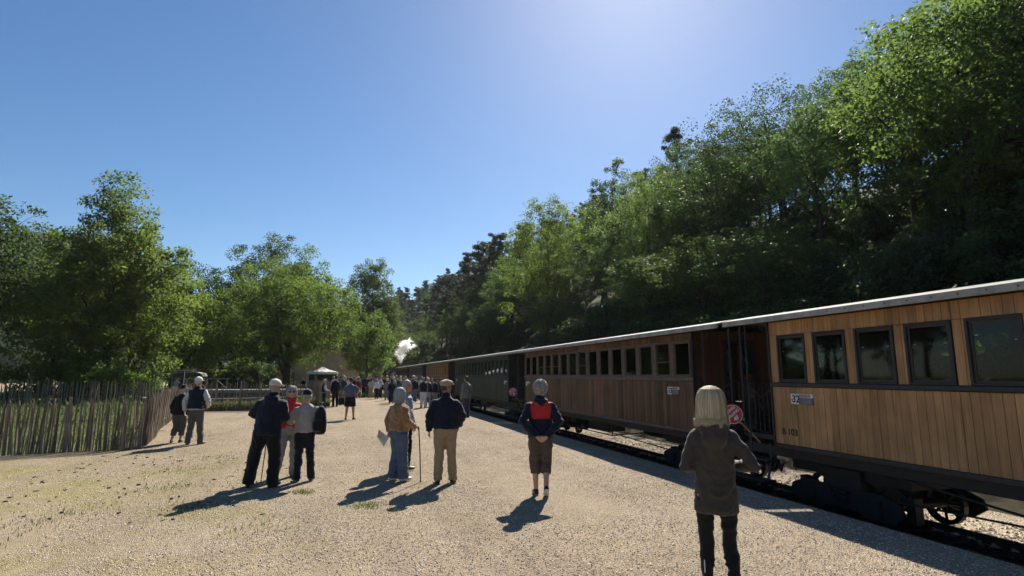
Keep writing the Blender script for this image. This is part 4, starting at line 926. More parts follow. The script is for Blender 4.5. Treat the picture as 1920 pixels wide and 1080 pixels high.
def paling(pts, h, gap, label, posts=2.2, joined=False, seed=1, wires=(.22, .6, .9)):
    rs = random.Random(seed); p0 = Vector((*pts[0], 0)); f = empty('picket_fence', p0, 0, label, 'fence', 'chestnut paling fences')
    jb = MB(); carry = 0.0
    for (a, b_) in zip(pts[:-1], pts[1:]):
        A, B = Vector((*a, 0)), Vector((*b_, 0)); L = (B - A).length; u = (B - A) / L; nrm = Vector((-u.y, u.x, 0)); ang = math.atan2(u.y, u.x); s = carry; 
        while s < L:
            me = rs.choice(stake_meshes); P_ = A + u * s + nrm * rs.uniform(-.012, .012); hh = h * rs.uniform(.9, 1.06)
            if joined:
                M = Matrix.Translation(P_ - p0) @ Matrix.Rotation(ang + rs.uniform(-.3, .3), 4, 'Z') @ Matrix.Rotation(rs.gauss(0, .03), 4, 'Y') @ Matrix.Diagonal((1.15, 1, hh, 1))
                jb.add([M @ v.co for v in me.vertices], [tuple(p.vertices) for p in me.polygons])
            else:
                o = link('stake', me, f, P_ - p0); o.rotation_euler = (rs.gauss(0, .03), rs.gauss(0, .05), ang + rs.uniform(-.4, .4) + rs.choice((0, math.pi))); k = rs.uniform(.65, 1.1); o.scale = (k, k, hh)
            s += gap * rs.uniform(.75, 1.3)
        carry = s - L
        wz = MB()
        for z in wires:
            n = max(2, int(L / .25)); wz.tube([A + u * (L * k / n) + nrm * (.02 * (-1) ** k) + Vector((0, 0, z * h + rs.uniform(-.01, .01))) - p0 for k in range(n + 1)], .0035, 4, (0, 0, 1))
        wz.build('wire', WIRE, f)
        k = 0
        while posts and k * posts < L:
            q = A + u * (k * posts) + nrm * .045 - p0; MB().tube([q + Vector((0, 0, -.2)), q + Vector((rs.uniform(-.02, .02), 0, .6)), q + Vector((rs.uniform(-.03, .03), 0, h * 1.06))], [.045, .04, .036], 8).build('post', STAKE, f); k += 1
    if joined: o = jb.build('stakes', STAKE, f); o['kind'] = 'stuff'
    return f
paling([(-10.6, 15.4), (-4.66, 16.25)], 1.2, .043, 'near run of stake fence entering from the left, ending beside the couple', seed=3)
paling([(-4.80, 16.9), (-5.3, 19.5), (-5.75, 21.3), (-6.6, 26.2), (-7.2, 31.7)], 1.28, .052, 'stake fence running away behind the couple at the left', seed=4)
paling([(-7.2, 31.8), (-4.1, 31.6), (-1.3, 34.1), (-.75, 36.6)], 1.40, .085, 'stake fence across the yard behind the man in the white cap', seed=5)
paling([(-30, 36.5), (-16, 38.2), (-8.6, 39.3)], 1.45, .11, 'farther stake fence in front of the hedge', joined=True, seed=6)
paling([(-.75, 36.8), (-1.6, 44), (-3.0, 54)], 1.3, .10, 'stake fence beyond the waiting people towards the gazebo', joined=True, seed=7)
# hedge
def hedge(x0, x1, y0, y1, h, seed, label):
    rng = np.random.default_rng(seed); n = int((x1 - x0) * 26)
    C = np.stack([rng.uniform(x0, x1, n), rng.uniform(y0, y1, n), rng.random(n) ** .55 * h], 1)
    C[:, 2] *= np.array([.9 + .18 * noise.noise(Vector((p[0] * .8, p[1] * .8, 1))) - .35 * smooth01(x1 - 2.6, x1, p[0]) for p in C])
    Q, lf = leaves_at(C - np.array([(x0 + x1) / 2, (y0 + y1) / 2, 0]), .4 * rng.uniform(.6, 1.3, n), 70, .12, rng, up=.8)
    t = empty('hedge', ((x0 + x1) / 2, (y0 + y1) / 2, 0), 0, label, 'hedge'); link('foliage', quads_mesh('foliage', Q, L_HEDGE, lf), t)
    b = MB(); rs = random.Random(seed)
    for k in range(int((x1 - x0) * 2)):
        xx = rs.uniform(x0, x1) - (x0 + x1) / 2; b.tube([(xx, 0, -.1), (xx + rs.uniform(-.3, .3), rs.uniform(-.3, .3), h * .5), (xx + rs.uniform(-.5, .5), rs.uniform(-.4, .4), h * .8)], [.04, .025, .008], 5)
    b.build('stems', BARK, t, True)['kind'] = 'stuff'
hedge(-27, -11.6, 41.5, 43.5, 2.7, 61, 'clipped bright green hedge behind the farther fence')
# grass in the enclosure, tufts on the gravel
GRASS = leafmat('grass_blade', (.05, .062, .018), (.14, .14, .055), (.15, .16, .05), .35, .6)
def grass(n, fn, hmin, hmax, name, label, seed, wid=.012):
    rng = np.random.default_rng(seed); P = np.array([fn(rng) for _ in range(n)]); n = len(P)
    h = rng.uniform(hmin, hmax, n); a = rng.uniform(0, 6.28, n); ln = rng.uniform(.1, .6, n) * h
    d = np.stack([np.cos(a), np.sin(a), 0 * a], 1); s = np.stack([-np.sin(a), np.cos(a), 0 * a], 1) * (wid * rng.uniform(.6, 1.4, n))[:, None]
    up = np.array([0, 0, 1.0])
    Q = np.stack([P - s, P + s, P + d * (ln * .35)[:, None] + up * (h * .6)[:, None] + s * .7, P + d * ln[:, None] + up * h[:, None]], 1)
    o = link(name, quads_mesh(name, Q, GRASS, rng.random(n))); tag(o, label, 'grass', kind='stuff')
def enc(rng):
    while True:
        y = rng.uniform(16.2, 46); x = rng.uniform(-22, -1.4)
        if y < 31.8 and x > -5.0 - max(0, (y - 16.9)) * .17: continue
        if y > 31.8 and x > -7.3 and (y < 32.0 or (x > -4 and y < 32 + (x + 4.1) * .95)): continue
        return (x, y, 0)
grass(15000, enc, .08, .45, 'meadow_grass', 'rough grass growing behind the stake fences', 71)
def foot(rng):
    u = rng.random() * 9; x = -7.2 + u * .72; y = 31.85 + max(0, x + 4.1) * .9 + rng.uniform(0, .5); return (x, y, 0)
grass(3500, foot, .1, .55, 'fence_foot_grass', 'tall weeds along the foot of the cross fence', 72)
TUFTS = [(-3.3, 9.2, .35), (-2.6, 10.6, .3), (-1.9, 9.0, .22), (1.2, 4.7, .07), (-.55, 9.6, .10), (.4, 8.4, .12), (-3.9, 8.4, .4), (-4.2, 18.9, .25), (-2.6, 14.0, .4), (-3.0, 12.4, .35), (-.9, 7.6, .3)]
def tuft(rng):
    t = TUFTS[rng.integers(len(TUFTS))]; return (t[0] + rng.normal() * t[2], t[1] + rng.normal() * t[2], .0)
grass(2200, tuft, .012, .05, 'moss_tufts', 'sparse moss and grass tufts on the near gravel', 73, .006)
def clump(rng): return (2.37 + rng.normal() * .42, 47.7 + rng.normal() * .3, 0)
grass(1500, clump, .12, .42, 'green_clump', 'low green plant clump on the pale path before the crowd', 74, .03)
# dark leaf litter and clods near the left
CLOD = mat('dark_clod', (.07, .055, .04), .95, .3, 12, .6, 40)
rng = np.random.default_rng(77); n = 150; P = np.stack([rng.uniform(-5.2, -.8, n), rng.uniform(8.2, 15, n), np.full(n, .008)], 1); P = P[rng.random(n) < np.clip(.25 + (-P[:, 0] - .8) / 4.5, 0, 1)]; n = len(P)
b = MB(); rs = random.Random(4)
for p in P: b.ell(p, (rs.uniform(.012, .05), rs.uniform(.01, .028), rs.uniform(.006, .014)), 5, 4, Matrix.Rotation(rs.uniform(0, 3), 3, 'Z'))
o = b.build('leaf_litter', CLOD); tag(o, 'dark clods and dead leaves scattered on the left of the yard', 'litter', kind='stuff')
# gazebo
FAB = mat('white_canvas', (.68, .67, .70), .8, .08, 3, .2, 20); POLE = mat('white_pole', (.6, .6, .6), .5); DKF = mat('dark_canvas', (.02, .02, .025), .8)
gx, gy = -2.05, 60.0; og = (gx, gy, 0); gz = empty('gazebo', og, 0, 'white peaked gazebo tent in front of the beige barn', 'tent')
b = MB(); hw = 1.45; b.add([(-hw, -hw, 2.08), (hw, -hw, 2.08), (hw, hw, 2.08), (-hw, hw, 2.08), (-.5, -.5, 2.36), (.5, -.5, 2.36), (.5, .5, 2.36), (-.5, .5, 2.36), (0, 0, 2.62)], [(0,1,5,4),(1,2,6,5),(2,3,7,6),(3,0,4,7),(4,5,8),(5,6,8),(6,7,8),(7,4,8)]); b.build('canopy', FAB, gz)
b = MB()
for k in range(4):
    a = [(-hw, -hw), (hw, -hw), (hw, hw), (-hw, hw)][k]; c = [(-hw, -hw), (hw, -hw), (hw, hw), (-hw, hw)][(k+1) % 4]; n = 12; ux, uy = c[0]-a[0], c[1]-a[1]
    for q in range(n):
        x0_, y0_, x1_, y1_ = a[0]+ux*q/n, a[1]+uy*q/n, a[0]+ux*(q+1)/n, a[1]+uy*(q+1)/n; b.add([(x0_, y0_, 2.08), (x1_, y1_, 2.08), (x1_, y1_, 1.88), ((x0_+x1_)/2, (y0_+y1_)/2, 1.84), (x0_, y0_, 1.88)], [(0, 1, 2, 3, 4)])
b.build('valance', FAB, gz)
for x, y in ((-1.4, -1.4), (1.4, -1.4), (1.4, 1.4), (-1.4, 1.4)): MB().bbox(x - .03, x + .03, y - .03, y + .03, 0, 2.08, .005).build('leg', POLE, gz)
MB().add([(-1.38, 1.38, 0), (1.38, 1.38, 0), (1.38, 1.38, 2.05), (-1.38, 1.38, 2.05), (-1.38, 1.36, 0), (1.38, 1.36, 0), (1.38, 1.36, 2.05), (-1.38, 1.36, 2.05)], [(0,1,2,3),(7,6,5,4)]).build('back_panel', DKF, gz)
# beige barn
BW = mat('beige_render', (.43, .35, .22), .9, .12, 1.2, .3, 30); TILE = mat('clay_roof_tiles', (.28, .14, .09), .85, .3, 4, .6, 12); DOORW = mat('brown_door_wood', (.09, .055, .035), .7)
og = (-3.2, 78.6, 0); bn = empty('barn', og, 0, 'plain beige rendered barn behind the gazebo', 'building')
b = MB(); b.box(-8.2, 1.85, 75.2, 82, 0, 5.2); b.prism([(75.2, 5.2), (82, 5.2), (78.6, 6.9)], -8.2, 1.85, 'x'); b.build('wall', BW, bn, False, og)
b = MB(); 
for s_ in (-1, 1): b.add([(-8.6, 78.6 + s_ * 3.75, 5.02), (2.25, 78.6 + s_ * 3.75, 5.02), (2.25, 78.6, 7.02), (-8.6, 78.6, 7.02), (-8.6, 78.6 + s_ * 3.75, 5.1), (2.25, 78.6 + s_ * 3.75, 5.1), (2.25, 78.6, 7.12), (-8.6, 78.6, 7.12)], [(0,1,2,3),(4,5,6,7),(0,1,5,4),(1,2,6,5),(0,3,7,4)])
b.build('roof', TILE, bn, False, og)
d = MB().box(-6.9, -5.9, 75.14, 75.2, 0, 2.1).build('door', DOORW, bn, False, og); MB().ell((-6.05, 75.11, 1.0), (.03, .03, .03), 8, 5).build('handle', IRON, d, False, og)
# railed concrete deck behind the cross fence (old turntable), canopy hut, signal post
CONC = mat('pale_concrete', (.27, .255, .225), .85, .2, 2, .4, 25); CREAM = mat('cream_painted_iron', (.19, .175, .145), .5, .15, 6); STONE = mat('pit_wall_stone', (.13, .115, .10), .9, .4, 3, .6, 14)
og = (-8.2, 44, 0); tt = empty('turntable', og, 0, 'old concrete turntable deck with cream railing behind the fences', 'turntable')
n = 48; ring = [(-7.2 + 5.2 * math.cos(2*math.pi*k/n), 42.5 + 5.2 * math.sin(2*math.pi*k/n)) for k in range(n)]; rin = [(-7.2 + 4.9 * math.cos(2*math.pi*k/n), 42.5 + 4.9 * math.sin(2*math.pi*k/n)) for k in range(n)]
def annulus(z0, z1): 
    b = MB(); v = [(*p, z0) for p in ring] + [(*p, z1) for p in ring] + [(*p, z0) for p in rin] + [(*p, z1) for p in rin]; f = []
    for k in range(n): j = (k+1) % n; f += [(k, j, n+j, n+k), (n+k, n+j, 3*n+j, 3*n+k), (2*n+j, 2*n+k, 3*n+k, 3*n+j)]
    return b.add(v, f)
annulus(-.1, .34).build('pit_wall', STONE, tt, False, og); annulus(.345, .42).build('coping', CONC, tt, False, og)
MB().bbox(-12.2, -2.4, 41.8, 43.4, .62, .82, .02).build('deck', CONC, tt, False, og); MB().bbox(-11.9, -2.8, 42.0, 42.3, .2, .61, .02).build('girder', STONE, tt, False, og)
rl = MB()
for k in range(6):
    x = -10.5 + k * .6; rl.bbox(x - .025, x + .025, 41.86, 41.91, .82, 1.52, .003)
    if k < 5: rl.tube([(x, 41.885, .9), (x + .6, 41.885, 1.48)] if k % 2 else [(x, 41.885, 1.48), (x + .6, 41.885, .9)], .018, 5, (0, 1, 0))
rl.bbox(-10.6, -7.4, 41.84, 41.93, 1.52, 1.58, .004); rl.bbox(-10.5, -7.5, 41.865, 41.905, .88, .92, .003); rl.build('railing', CREAM, tt, False, og)
og = (-11.0, 46, 0); cb = empty('glazed_canopy', og, 0, 'small pale curved canopy behind the couple by the fence', 'canopy')
pr = [(-11.7, 1.72), (-11.6, 1.9), (-11.3, 2.0), (-10.7, 2.03), (-10.1, 2.0), (-9.8, 1.9), (-9.7, 1.72)]
MB().prism(pr + [(x, z - .05) for x, z in pr[::-1]], 45.2, 46.8).build('roof', mat('pale_green_sheet', (.2, .24, .2), .5), cb, False, og)
for x in (-11.62, -9.78):
    for y in (45.3, 46.7): MB().bbox(x - .03, x + .03, y - .03, y + .03, 0, 1.75, .004).build('post', CREAM, cb, False, og)
for y in (45.3, 46.7): MB().box(-11.58, -9.82, y - .008, y + .008, .9, 1.62).build('pane', glassmat('canopy_glass', (.8, .86, .82)), cb, False, og)
og = (-8.05, 33.2, 0); sp = empty('signal_post', og, 0, 'dark post with a pale crossbar behind the fence corner', 'post')
MB().bbox(-8.12, -7.98, 33.13, 33.27, -.1, 2.0, .01).build('post', mat('dark_post_wood', (.03, .028, .028), .8), sp, False, og); MB().bbox(-8.45, -7.55, 33.1, 33.2, 2.0, 2.06, .01).build('crossbar', mat('weathered_board', (.3, .26, .2), .8), sp, False, og)
MB().bbox(-8.4, -8.2, 33.05, 33.12, -.1, 1.5, .01).build('board', mat('grey_board', (.26, .24, .21), .85), sp, False, og)
o = MB().tube([(-12.75, 46, 1.9), (-13.2, 46, 2.7)], .05, 8).build('white_pole', POLE); tag(o, 'short slanting white pole above the hedge', 'pole')
MB().tube([(-12.75, 46, -.1), (-12.75, 46, 1.9)], .035, 6).build('foot', IRON, o)

# ---- one closed box of thin even haze, added to lift dark tones like lens glare
HZ = bpy.data.materials.new('thin_haze'); t, nd, lk = nodes_of(HZ)
out = N(t, 'ShaderNodeOutputMaterial'); pv = N(t, 'ShaderNodeVolumePrincipled'); lk.new(pv.outputs[0], out.inputs['Volume'])
pv.inputs['Color'].default_value = (.86, .92, 1, 1); pv.inputs['Density'].default_value = .00010; pv.inputs['Anisotropy'].default_value = .35
o = MB().box(-710, 710, -710, 710, -2.4, 132).build('haze', HZ); tag(o, kind='stuff')
# ================================================================== PEOPLE
SKIN = mat('fair_skin', (.48, .27, .19), .55, .1, 14, .1, 90, spec=.35)
SKINT = mat('tanned_skin', (.36, .19, .125), .55, .1, 14, .1, 90, spec=.35)
def cloth(name, col, rough=.85, bump=.25, bscale=160, sheen=.15, var=.12): return mat(name, col, rough, var, 9, bump, bscale, spec=.2, sheen=sheen)
def hairmat(name, lo, hi):
    if name in MATS: return MATS[name]
    m = bpy.data.materials.new(name); t, nd, lk = nodes_of(m)
    out = N(t, 'ShaderNodeOutputMaterial'); p = N(t, 'ShaderNodeBsdfPrincipled'); tr = N(t, 'ShaderNodeBsdfTranslucent'); mx = N(t, 'ShaderNodeMixShader')
    tc = N(t, 'ShaderNodeTexCoord'); mp = N(t, 'ShaderNodeMapping'); mp.inputs['Scale'].default_value = (140, 140, 9); lk.new(tc.outputs['Object'], mp.inputs[0])
    ns = N(t, 'ShaderNodeTexNoise'); ns.inputs['Scale'].default_value = 1; ns.inputs['Detail'].default_value = 3; lk.new(mp.outputs[0], ns.inputs['Vector'])
    rp = ramp(t, [(.3, lo), (.7, hi)], ns.outputs[0]); lk.new(rp.outputs[0], p.inputs['Base Color']); p.inputs['Roughness'].default_value = .6; p.inputs['Specular IOR Level'].default_value = .25
    bn = N(t, 'ShaderNodeBump'); bn.inputs['Strength'].default_value = .6; bn.inputs['Distance'].default_value = .006; lk.new(ns.outputs[0], bn.inputs['Height']); lk.new(bn.outputs[0], p.inputs['Normal'])
    lk.new(rp.outputs[0], tr.inputs[0]); mx.inputs[0].default_value = .3; lk.new(p.outputs[0], mx.inputs[1]); lk.new(tr.outputs[0], mx.inputs[2]); lk.new(mx.outputs[0], out.inputs[0])
    MATS[name] = m; return m
H_GREY = hairmat('grey_hair', (.24, .225, .205), (.50, .48, .45)); H_GREYL = hairmat('light_grey_hair', (.34, .32, .29), (.68, .66, .62)); H_WHITE = hairmat('white_hair', (.42, .42, .40), (.68, .68, .65)); H_BLOND = hairmat('blonde_hair', (.60, .46, .28), (.93, .82, .60)); H_DARK = hairmat('dark_hair', (.02, .015, .012), (.06, .045, .035)); H_BROWN = hairmat('brown_hair', (.07, .045, .028), (.16, .10, .06))
NAVY = cloth('navy_cloth', (.0075, .0105, .023)); BLACK = cloth('black_cloth', (.008, .008, .010)); WHITEC = cloth('white_cotton', (.62, .60, .57)); REDC = cloth('red_cloth', (.42, .025, .028)); OATM = cloth('oatmeal_knit', (.36, .32, .28), bscale=220, bump=.4); TAN = cloth('khaki_twill', (.30, .215, .125)); BROWNF = cloth('brown_fleece', (.32, .165, .065), .95, .9, 110, .4, .3)
JEAN = cloth('blue_denim', (.095, .125, .18), var=.25); LJEAN = cloth('pale_grey_denim', (.26, .27, .28), var=.2); OLIVE = cloth('dark_olive_quilt', (.052, .042, .032), .7); TAUPE = cloth('taupe_twill', (.085, .06, .045)); GREYC = cloth('grey_twill', (.085, .08, .07)); STEELB = cloth('steel_blue_polo', (.085, .10, .145)); LBLUE = cloth('light_blue_shirt', (.36, .43, .50)); GREYJ = cloth('grey_tweed', (.17, .16, .14)); BLUET = cloth('slate_blue_trousers', (.045, .055, .085)); PINK = cloth('pink_cloth', (.52, .20, .26)); BLUEC = cloth('blue_cloth', (.05, .10, .26)); MAROON = cloth('maroon_cloth', (.14, .02, .03))
CAPT = cloth('cream_cap', (.58, .53, .45)); CAPB = cloth('tan_flat_cap', (.34, .27, .19)); SHOEB = mat('black_shoe', (.012, .012, .013), .4); SHOEW = mat('white_trainer', (.62, .61, .58), .6); SHOEBR = mat('brown_shoe', (.10, .06, .035), .6); LENS = mat('dark_lens', (.01, .008, .01), .12, spec=.8)
EYEW = mat('eye_white', (.7, .68, .66), .3); IRIS = mat('iris', (.06, .045, .03), .3); LIPS = mat('lips', (.38, .13, .11), .5)

QUEUE = []      # (name, MB, voxel, material(s), parent, post, smooth_iters)
def V3(*a): return Vector(a)
def seg(a, b, n): return [a.lerp(b, k / n) for k in range(n + 1)]
def limb(mb, a, m, b, ra, rm, rb, n=12, ref=(0, 1, 0), bulge=1.06):
    """bent tapered limb a-m-b with soft joint"""
    pts = [a, a.lerp(m, .35), a.lerp(m, .75), m + (m - (a + b) * .5) * .04, m.lerp(b, .3), m.lerp(b, .7), b]
    f = lambda x, y, t: (x[0] + (y[0] - x[0]) * t, x[1] + (y[1] - x[1]) * t)
    rad = [ra, f(ra, rm, .35), f(ra, rm, .8), rm, tuple(q * bulge for q in f(rm, rb, .25)), f(rm, rb, .7), rb]
    mb.tube(pts, rad, n, ref)
def hand(mb, w, d, nrm, curl=.5, side=1, k=1.0, fist=False):
    """palm, four unequal fingers with two bends, and a thumb; d = finger direction, nrm = palm normal (towards which fingers curl)"""
    d = d.normalized(); nrm = (nrm - d * nrm.dot(d)).normalized(); s = d.cross(nrm).normalized()
    mb.tube([w - d * .02 * k, w + d * .02 * k, w + d * .055 * k, w + d * .09 * k], [(.026 * k, .02 * k), (.034 * k, .017 * k), (.042 * k, .016 * k), (.040 * k, .012 * k)], 10, nrm)
    for i, (o, ln) in enumerate(((-.030, .066), (-.0105, .077), (.0095, .073), (.028, .056))):
        p0 = w + (d * .085 + s * o) * k; c1 = curl * .7; c2 = curl * 1.5; 
        d1 = (d * math.cos(c1) + nrm * math.sin(c1)); d2 = d * math.cos(c1 + c2 * .8) + nrm * math.sin(c1 + c2 * .8); d3 = d * math.cos(c1 + c2 * 1.3) + nrm * math.sin(c1 + c2 * 1.3)
        p1 = p0 + d1 * ln * .48 * k; p2 = p1 + d2 * ln * .32 * k; p3 = p2 + d3 * ln * .24 * k
        mb.tube([p0 - d * .012, p1, p2, p3], [.0092 * k, .0088 * k, .008 * k, .0062 * k], 7, s)
    t0 = w + (d * .03 - s * .034 * side) * k; td = (d * .62 - s * .55 * side + nrm * .45).normalized()
    t1 = t0 + td * .034 * k; t2 = t1 + (td * .7 + d * .5 + nrm * .25).normalized() * .030 * k
    mb.tube([w + (d * .018 - s * .018 * side) * k, t0, t1, t2], [.014 * k, .0125 * k, .0105 * k, .0075 * k], 7, nrm)
def person(loc, heading, h, label, spec, group=None, vox=.0135, hero=True):
    """faces local +y; heading in degrees counter-clockwise from world +y"""
    S = spec; k = h / 1.75; gk = S.get('girth', 1.0)
    root = empty('person', (loc[0], loc[1], loc[2] if len(loc) > 2 else 0.0), R(heading), label, 'person', group)
    sc3 = lambda v: Vector(v) * k
    lean = Vector((*S.get('lean', (0, 0)), 0))                     # shoulder offset
    def tor(z, x=0, y=0):                                          # a point on the torso axis at model height z
        u = max(0, (z - .92) / .6); return Vector((x + lean.x * u, y + lean.y * u, z)) * k
    hipx = .093; fem = S.get('fem', False)
    legs = S.get('legs') or [((-.10, .02, .50), (-.11, -.02, .085), 12), ((.10, .02, .50), (.11, -.02, .085), -12)]
    arms = S.get('arms') or [((-.238, -.03, 1.13), (-.25, .07, .88), (0, .15, -1), (1, 0, 0)), ((.238, -.03, 1.13), (.25, .07, .88), (0, .15, -1), (-1, 0, 0))]
    skin = S.get('skin', SKIN); hy = R(S.get('head_yaw', 0)); hp = R(S.get('head_pitch', 0))
    hc = tor(1.628, 0, .015 + S.get('head_fwd', 0)); HM = Matrix.Rotation(-hy, 3, 'Z') @ Matrix.Rotation(hp, 3, 'X')
    hd = lambda x, y, z: hc + HM @ (Vector((x, y, z)) * k)         # head space
    rr = lambda a, b: (a * k * gk, b * k * gk)
    # ---------------- body: one continuous skin surface
    B = MB()
    B.tube([tor(.86), tor(.95), tor(1.08), tor(1.27), tor(1.40), tor(1.46)], [rr(.12, .085), rr(.145, .10), rr(.125, .088), rr(.14, .095), rr(.105, .075), rr(.065, .055)], 14)
    B.tube([tor(1.43), tor(1.50, 0, .005), hd(0, -.012, -.06)], [(.062 * k, .062 * k), (.055 * k, .056 * k), (.052 * k, .054 * k)], 12)
    for i, sgn in ((0, -1), (1, 1)):
        el, wr, hdv, pn = arms[i]; sh = tor(1.365, sgn * .135 * gk); e = sc3(el); w_ = sc3(wr)
        limb(B, sh, e, w_, rr(.040, .040), rr(.033, .033), (.026 * k, .022 * k), 10)
        if hero or vox < .02: hand(B, w_, Vector(hdv), Vector(pn), S.get('curl', .5), sgn, k * (.93 if fem else 1.0))
        else: B.tube([w_, w_ + Vector(hdv).normalized() * .09 * k, w_ + Vector(hdv).normalized() * .15 * k], [(.03 * k, .02 * k), (.04 * k, .022 * k), (.02 * k, .015 * k)], 8)
        kn, an, fy = legs[i]; hpt = tor(.93, sgn * hipx); 
        limb(B, hpt, sc3(kn), sc3(an), rr(.085, .085), rr(.052, .055), (.036 * k, .038 * k), 12)
        fd = Vector((-math.sin(R(fy)), math.cos(R(fy)), 0)); a_ = sc3(an); lift = S.get('lift', (0, 0))[i]
        fdd = (fd * math.cos(R(lift)) - V3(0, 0, 1) * math.sin(R(lift)))
        B.tube([a_ - fdd * .05 * k + V3(0, 0, -.03 * k), a_ + fdd * .03 * k + V3(0, 0, -.035 * k), a_ + fdd * .12 * k + V3(0, 0, -.045 * k)], [(.03 * k, .03 * k), (.036 * k, .032 * k), (.038 * k, .02 * k)], 10)
    B.ell(hd(0, -.006, .028), (.074 * k, .094 * k, .090 * k), 18, 12, HM); B.ell(hd(0, .022, -.035), (.058 * k, .066 * k, .075 * k), 16, 10, HM)
    B.ell(hd(0, .072, -.085), (.026 * k, .020 * k, .020 * k), 10, 6, HM)                                         # chin
    B.tube([hd(0, .086, .018), hd(0, .099, -.008), hd(0, .108, -.026), hd(0, .088, -.036)], [(.009 * k, .009 * k), (.012 * k, .012 * k), (.016 * k, .012 * k), (.012 * k, .008 * k)], 8, HM @ V3(1, 0, 0))   # nose
    B.tube([hd(-.05, .066, .030), hd(0, .086, .033), hd(.05, .066, .030)], [.012 * k, .014 * k, .012 * k], 8, HM @ V3(0, 0, 1))   # brow
    for sgn in (-1, 1):
        B.ell(hd(sgn * .077, -.008, -.006), (.011 * k, .020 * k, .032 * k), 8, 6, HM); B.ell(hd(sgn * .045, .055, -.022), (.024 * k, .022 * k, .02 * k), 8, 6, HM)
    QUEUE.append(('body', B, S.get('bvox', .0155) if hero else vox, skin, root, None, 2))
    if hero:
        e = MB()
        for sgn in (-1, 1): e.mat(0).ell(hd(sgn * .031, .073, .008), (.0125 * k, .0125 * k, .0115 * k), 10, 8, HM); e.mat(1).ell(hd(sgn * .031, .0825, .008), (.006 * k, .005 * k, .006 * k), 8, 6, HM)
        e.build('eyes', [EYEW, IRIS], root, True)
        MB().tube([hd(-.024, .079, -.056), hd(-.008, .089, -.053), hd(.008, .089, -.053), hd(.024, .079, -.056)], [(.003 * k, .005 * k), (.004 * k, .008 * k), (.004 * k, .008 * k), (.003 * k, .005 * k)], 8, HM @ V3(0, 1, 0)).build('mouth', LIPS, root, True)
    # ---------------- trousers / shorts
    bt = S.get('bottom', 'trousers'); bm_ = S.get('bottom_m', BLACK); lw = S.get('leg_w', 1.0)
    P_ = MB(); top = S.get('waist', 1.04)
    P_.tube([tor(.80), tor(.88), tor(min(.96, top - .02)), tor(top)], [rr(.11, .09), rr(.168, .125), rr(.172, .125), rr(.155, .112)], 16)
    for i, sgn in ((0, -1), (1, 1)):
        kn, an, fy = legs[i]; hpt = tor(.90, sgn * hipx * .95); kk, aa = sc3(kn), sc3(an); aa = aa + (kk - aa).normalized() * .0
        if bt == 'shorts': end = hpt.lerp(kk, .88); P_.tube([hpt + V3(0, 0, .05 * k), hpt.lerp(kk, .3), hpt.lerp(kk, .6), end], [rr(.10, .105), rr(.102, .105), rr(.10, .10), rr(.104, .104)], 14)
        elif bt == 'capri':
            end = kk.lerp(aa, S.get('capri_to', .42)); limb(P_, hpt, kk, end, rr(.103 * lw, .108 * lw), rr(.078 * lw, .082 * lw), rr(.070 * lw, .072 * lw), 14, bulge=1.0)
        elif bt == 'skirt': pass
        else:
            end = aa + V3(0, 0, -.03 * k); limb(P_, hpt, kk, end, rr(.103 * lw, .108 * lw), rr(.075 * lw, .078 * lw), rr(.066 * lw * S.get('hem', 1), .074 * lw * S.get('hem', 1)), 14, bulge=1.0)
    if bt == 'skirt': P_.tube([tor(.95), tor(.75), tor(.52)], [rr(.17, .125), rr(.19, .15), rr(.205, .165)], 16)
    QUEUE.append(({'shorts': 'shorts', 'skirt': 'skirt'}.get(bt, 'trousers'), P_, vox, bm_, root, ('fold', .015 if hero else .007, k), 3))
    # ---------------- upper garment
    tg = S.get('top_g', 1.0); hem = S.get('hem_z', .90); tm = S.get('top_m', NAVY); sw = S.get('sleeve_w', 1.0)
    J = MB(); body_only = S.get('vest_m') is not None
    def torso_tube(mb, g, hemz, neck=1.475):
        mb.tube([tor(hemz), tor(hemz + .04), tor(1.02 if hemz < .96 else hemz + .06), tor(1.12), tor(1.27), tor(1.35), tor(1.41), tor(1.447), tor(neck)],
                [rr(.182 * g, .136 * g), rr(.186 * g, .140 * g), rr(.180 * g * S.get('cinch', 1), .134 * g * S.get('cinch', 1)), rr(.172 * g * S.get('cinch', 1) ** .5, .128 * g), rr(.176 * g, .130 * g), rr(.166 * g, .116 * g), rr(.130 * g, .094 * g), rr(.090 * g, .078 * g), rr(.070, .066)], 18)
    torso_tube(J, tg, hem)
    for i, sgn in ((0, -1), (1, 1)):
        el, wr, hdv, pn = arms[i]; sh = tor(1.372, sgn * .140 * gk * tg); e, w_ = sc3(el), sc3(wr)
        if S.get('short_sleeve'): J.tube([sh, sh.lerp(e, .5), sh.lerp(e, .8)], [rr(.072, .07), rr(.068, .066), rr(.070, .068)], 12)
        else: limb(J, sh, e, e.lerp(w_, .97), rr(.062 * sw, .070 * sw), rr(.052 * sw, .056 * sw), rr(.042 * sw, .042 * sw), 12)
        J.ell(sh, (.064 * k * gk * sw ** .5, .066 * k * gk * sw ** .5, .056 * k), 12, 8)
    if S.get('collar'): J.tube([tor(1.45), tor(1.495, 0, .004), tor(1.535, 0, .006)], [(.082 * k, .078 * k), (.078 * k, .076 * k), (.076 * k, .075 * k)], 14)
    if S.get('hood'):
        J.tube([tor(1.47, -.09, -.02), tor(1.44, -.075, -.085), tor(1.40, 0, -.125), tor(1.44, .075, -.085), tor(1.47, .09, -.02)], [(.03 * k, .035 * k), (.042 * k, .05 * k), (.05 * k, .075 * k), (.042 * k, .05 * k), (.03 * k, .035 * k)], 12, (0, 0, 1))
        J.ell(tor(1.36, 0, -.115), (.10 * k, .05 * k, .085 * k), 12, 8)
    post = ('fold', S.get('fold', .015) if hero else .006, k)
    QUEUE.append((S.get('top_name', 'jacket'), J, vox, tm, root, post + (S.get('panel'),), 3))
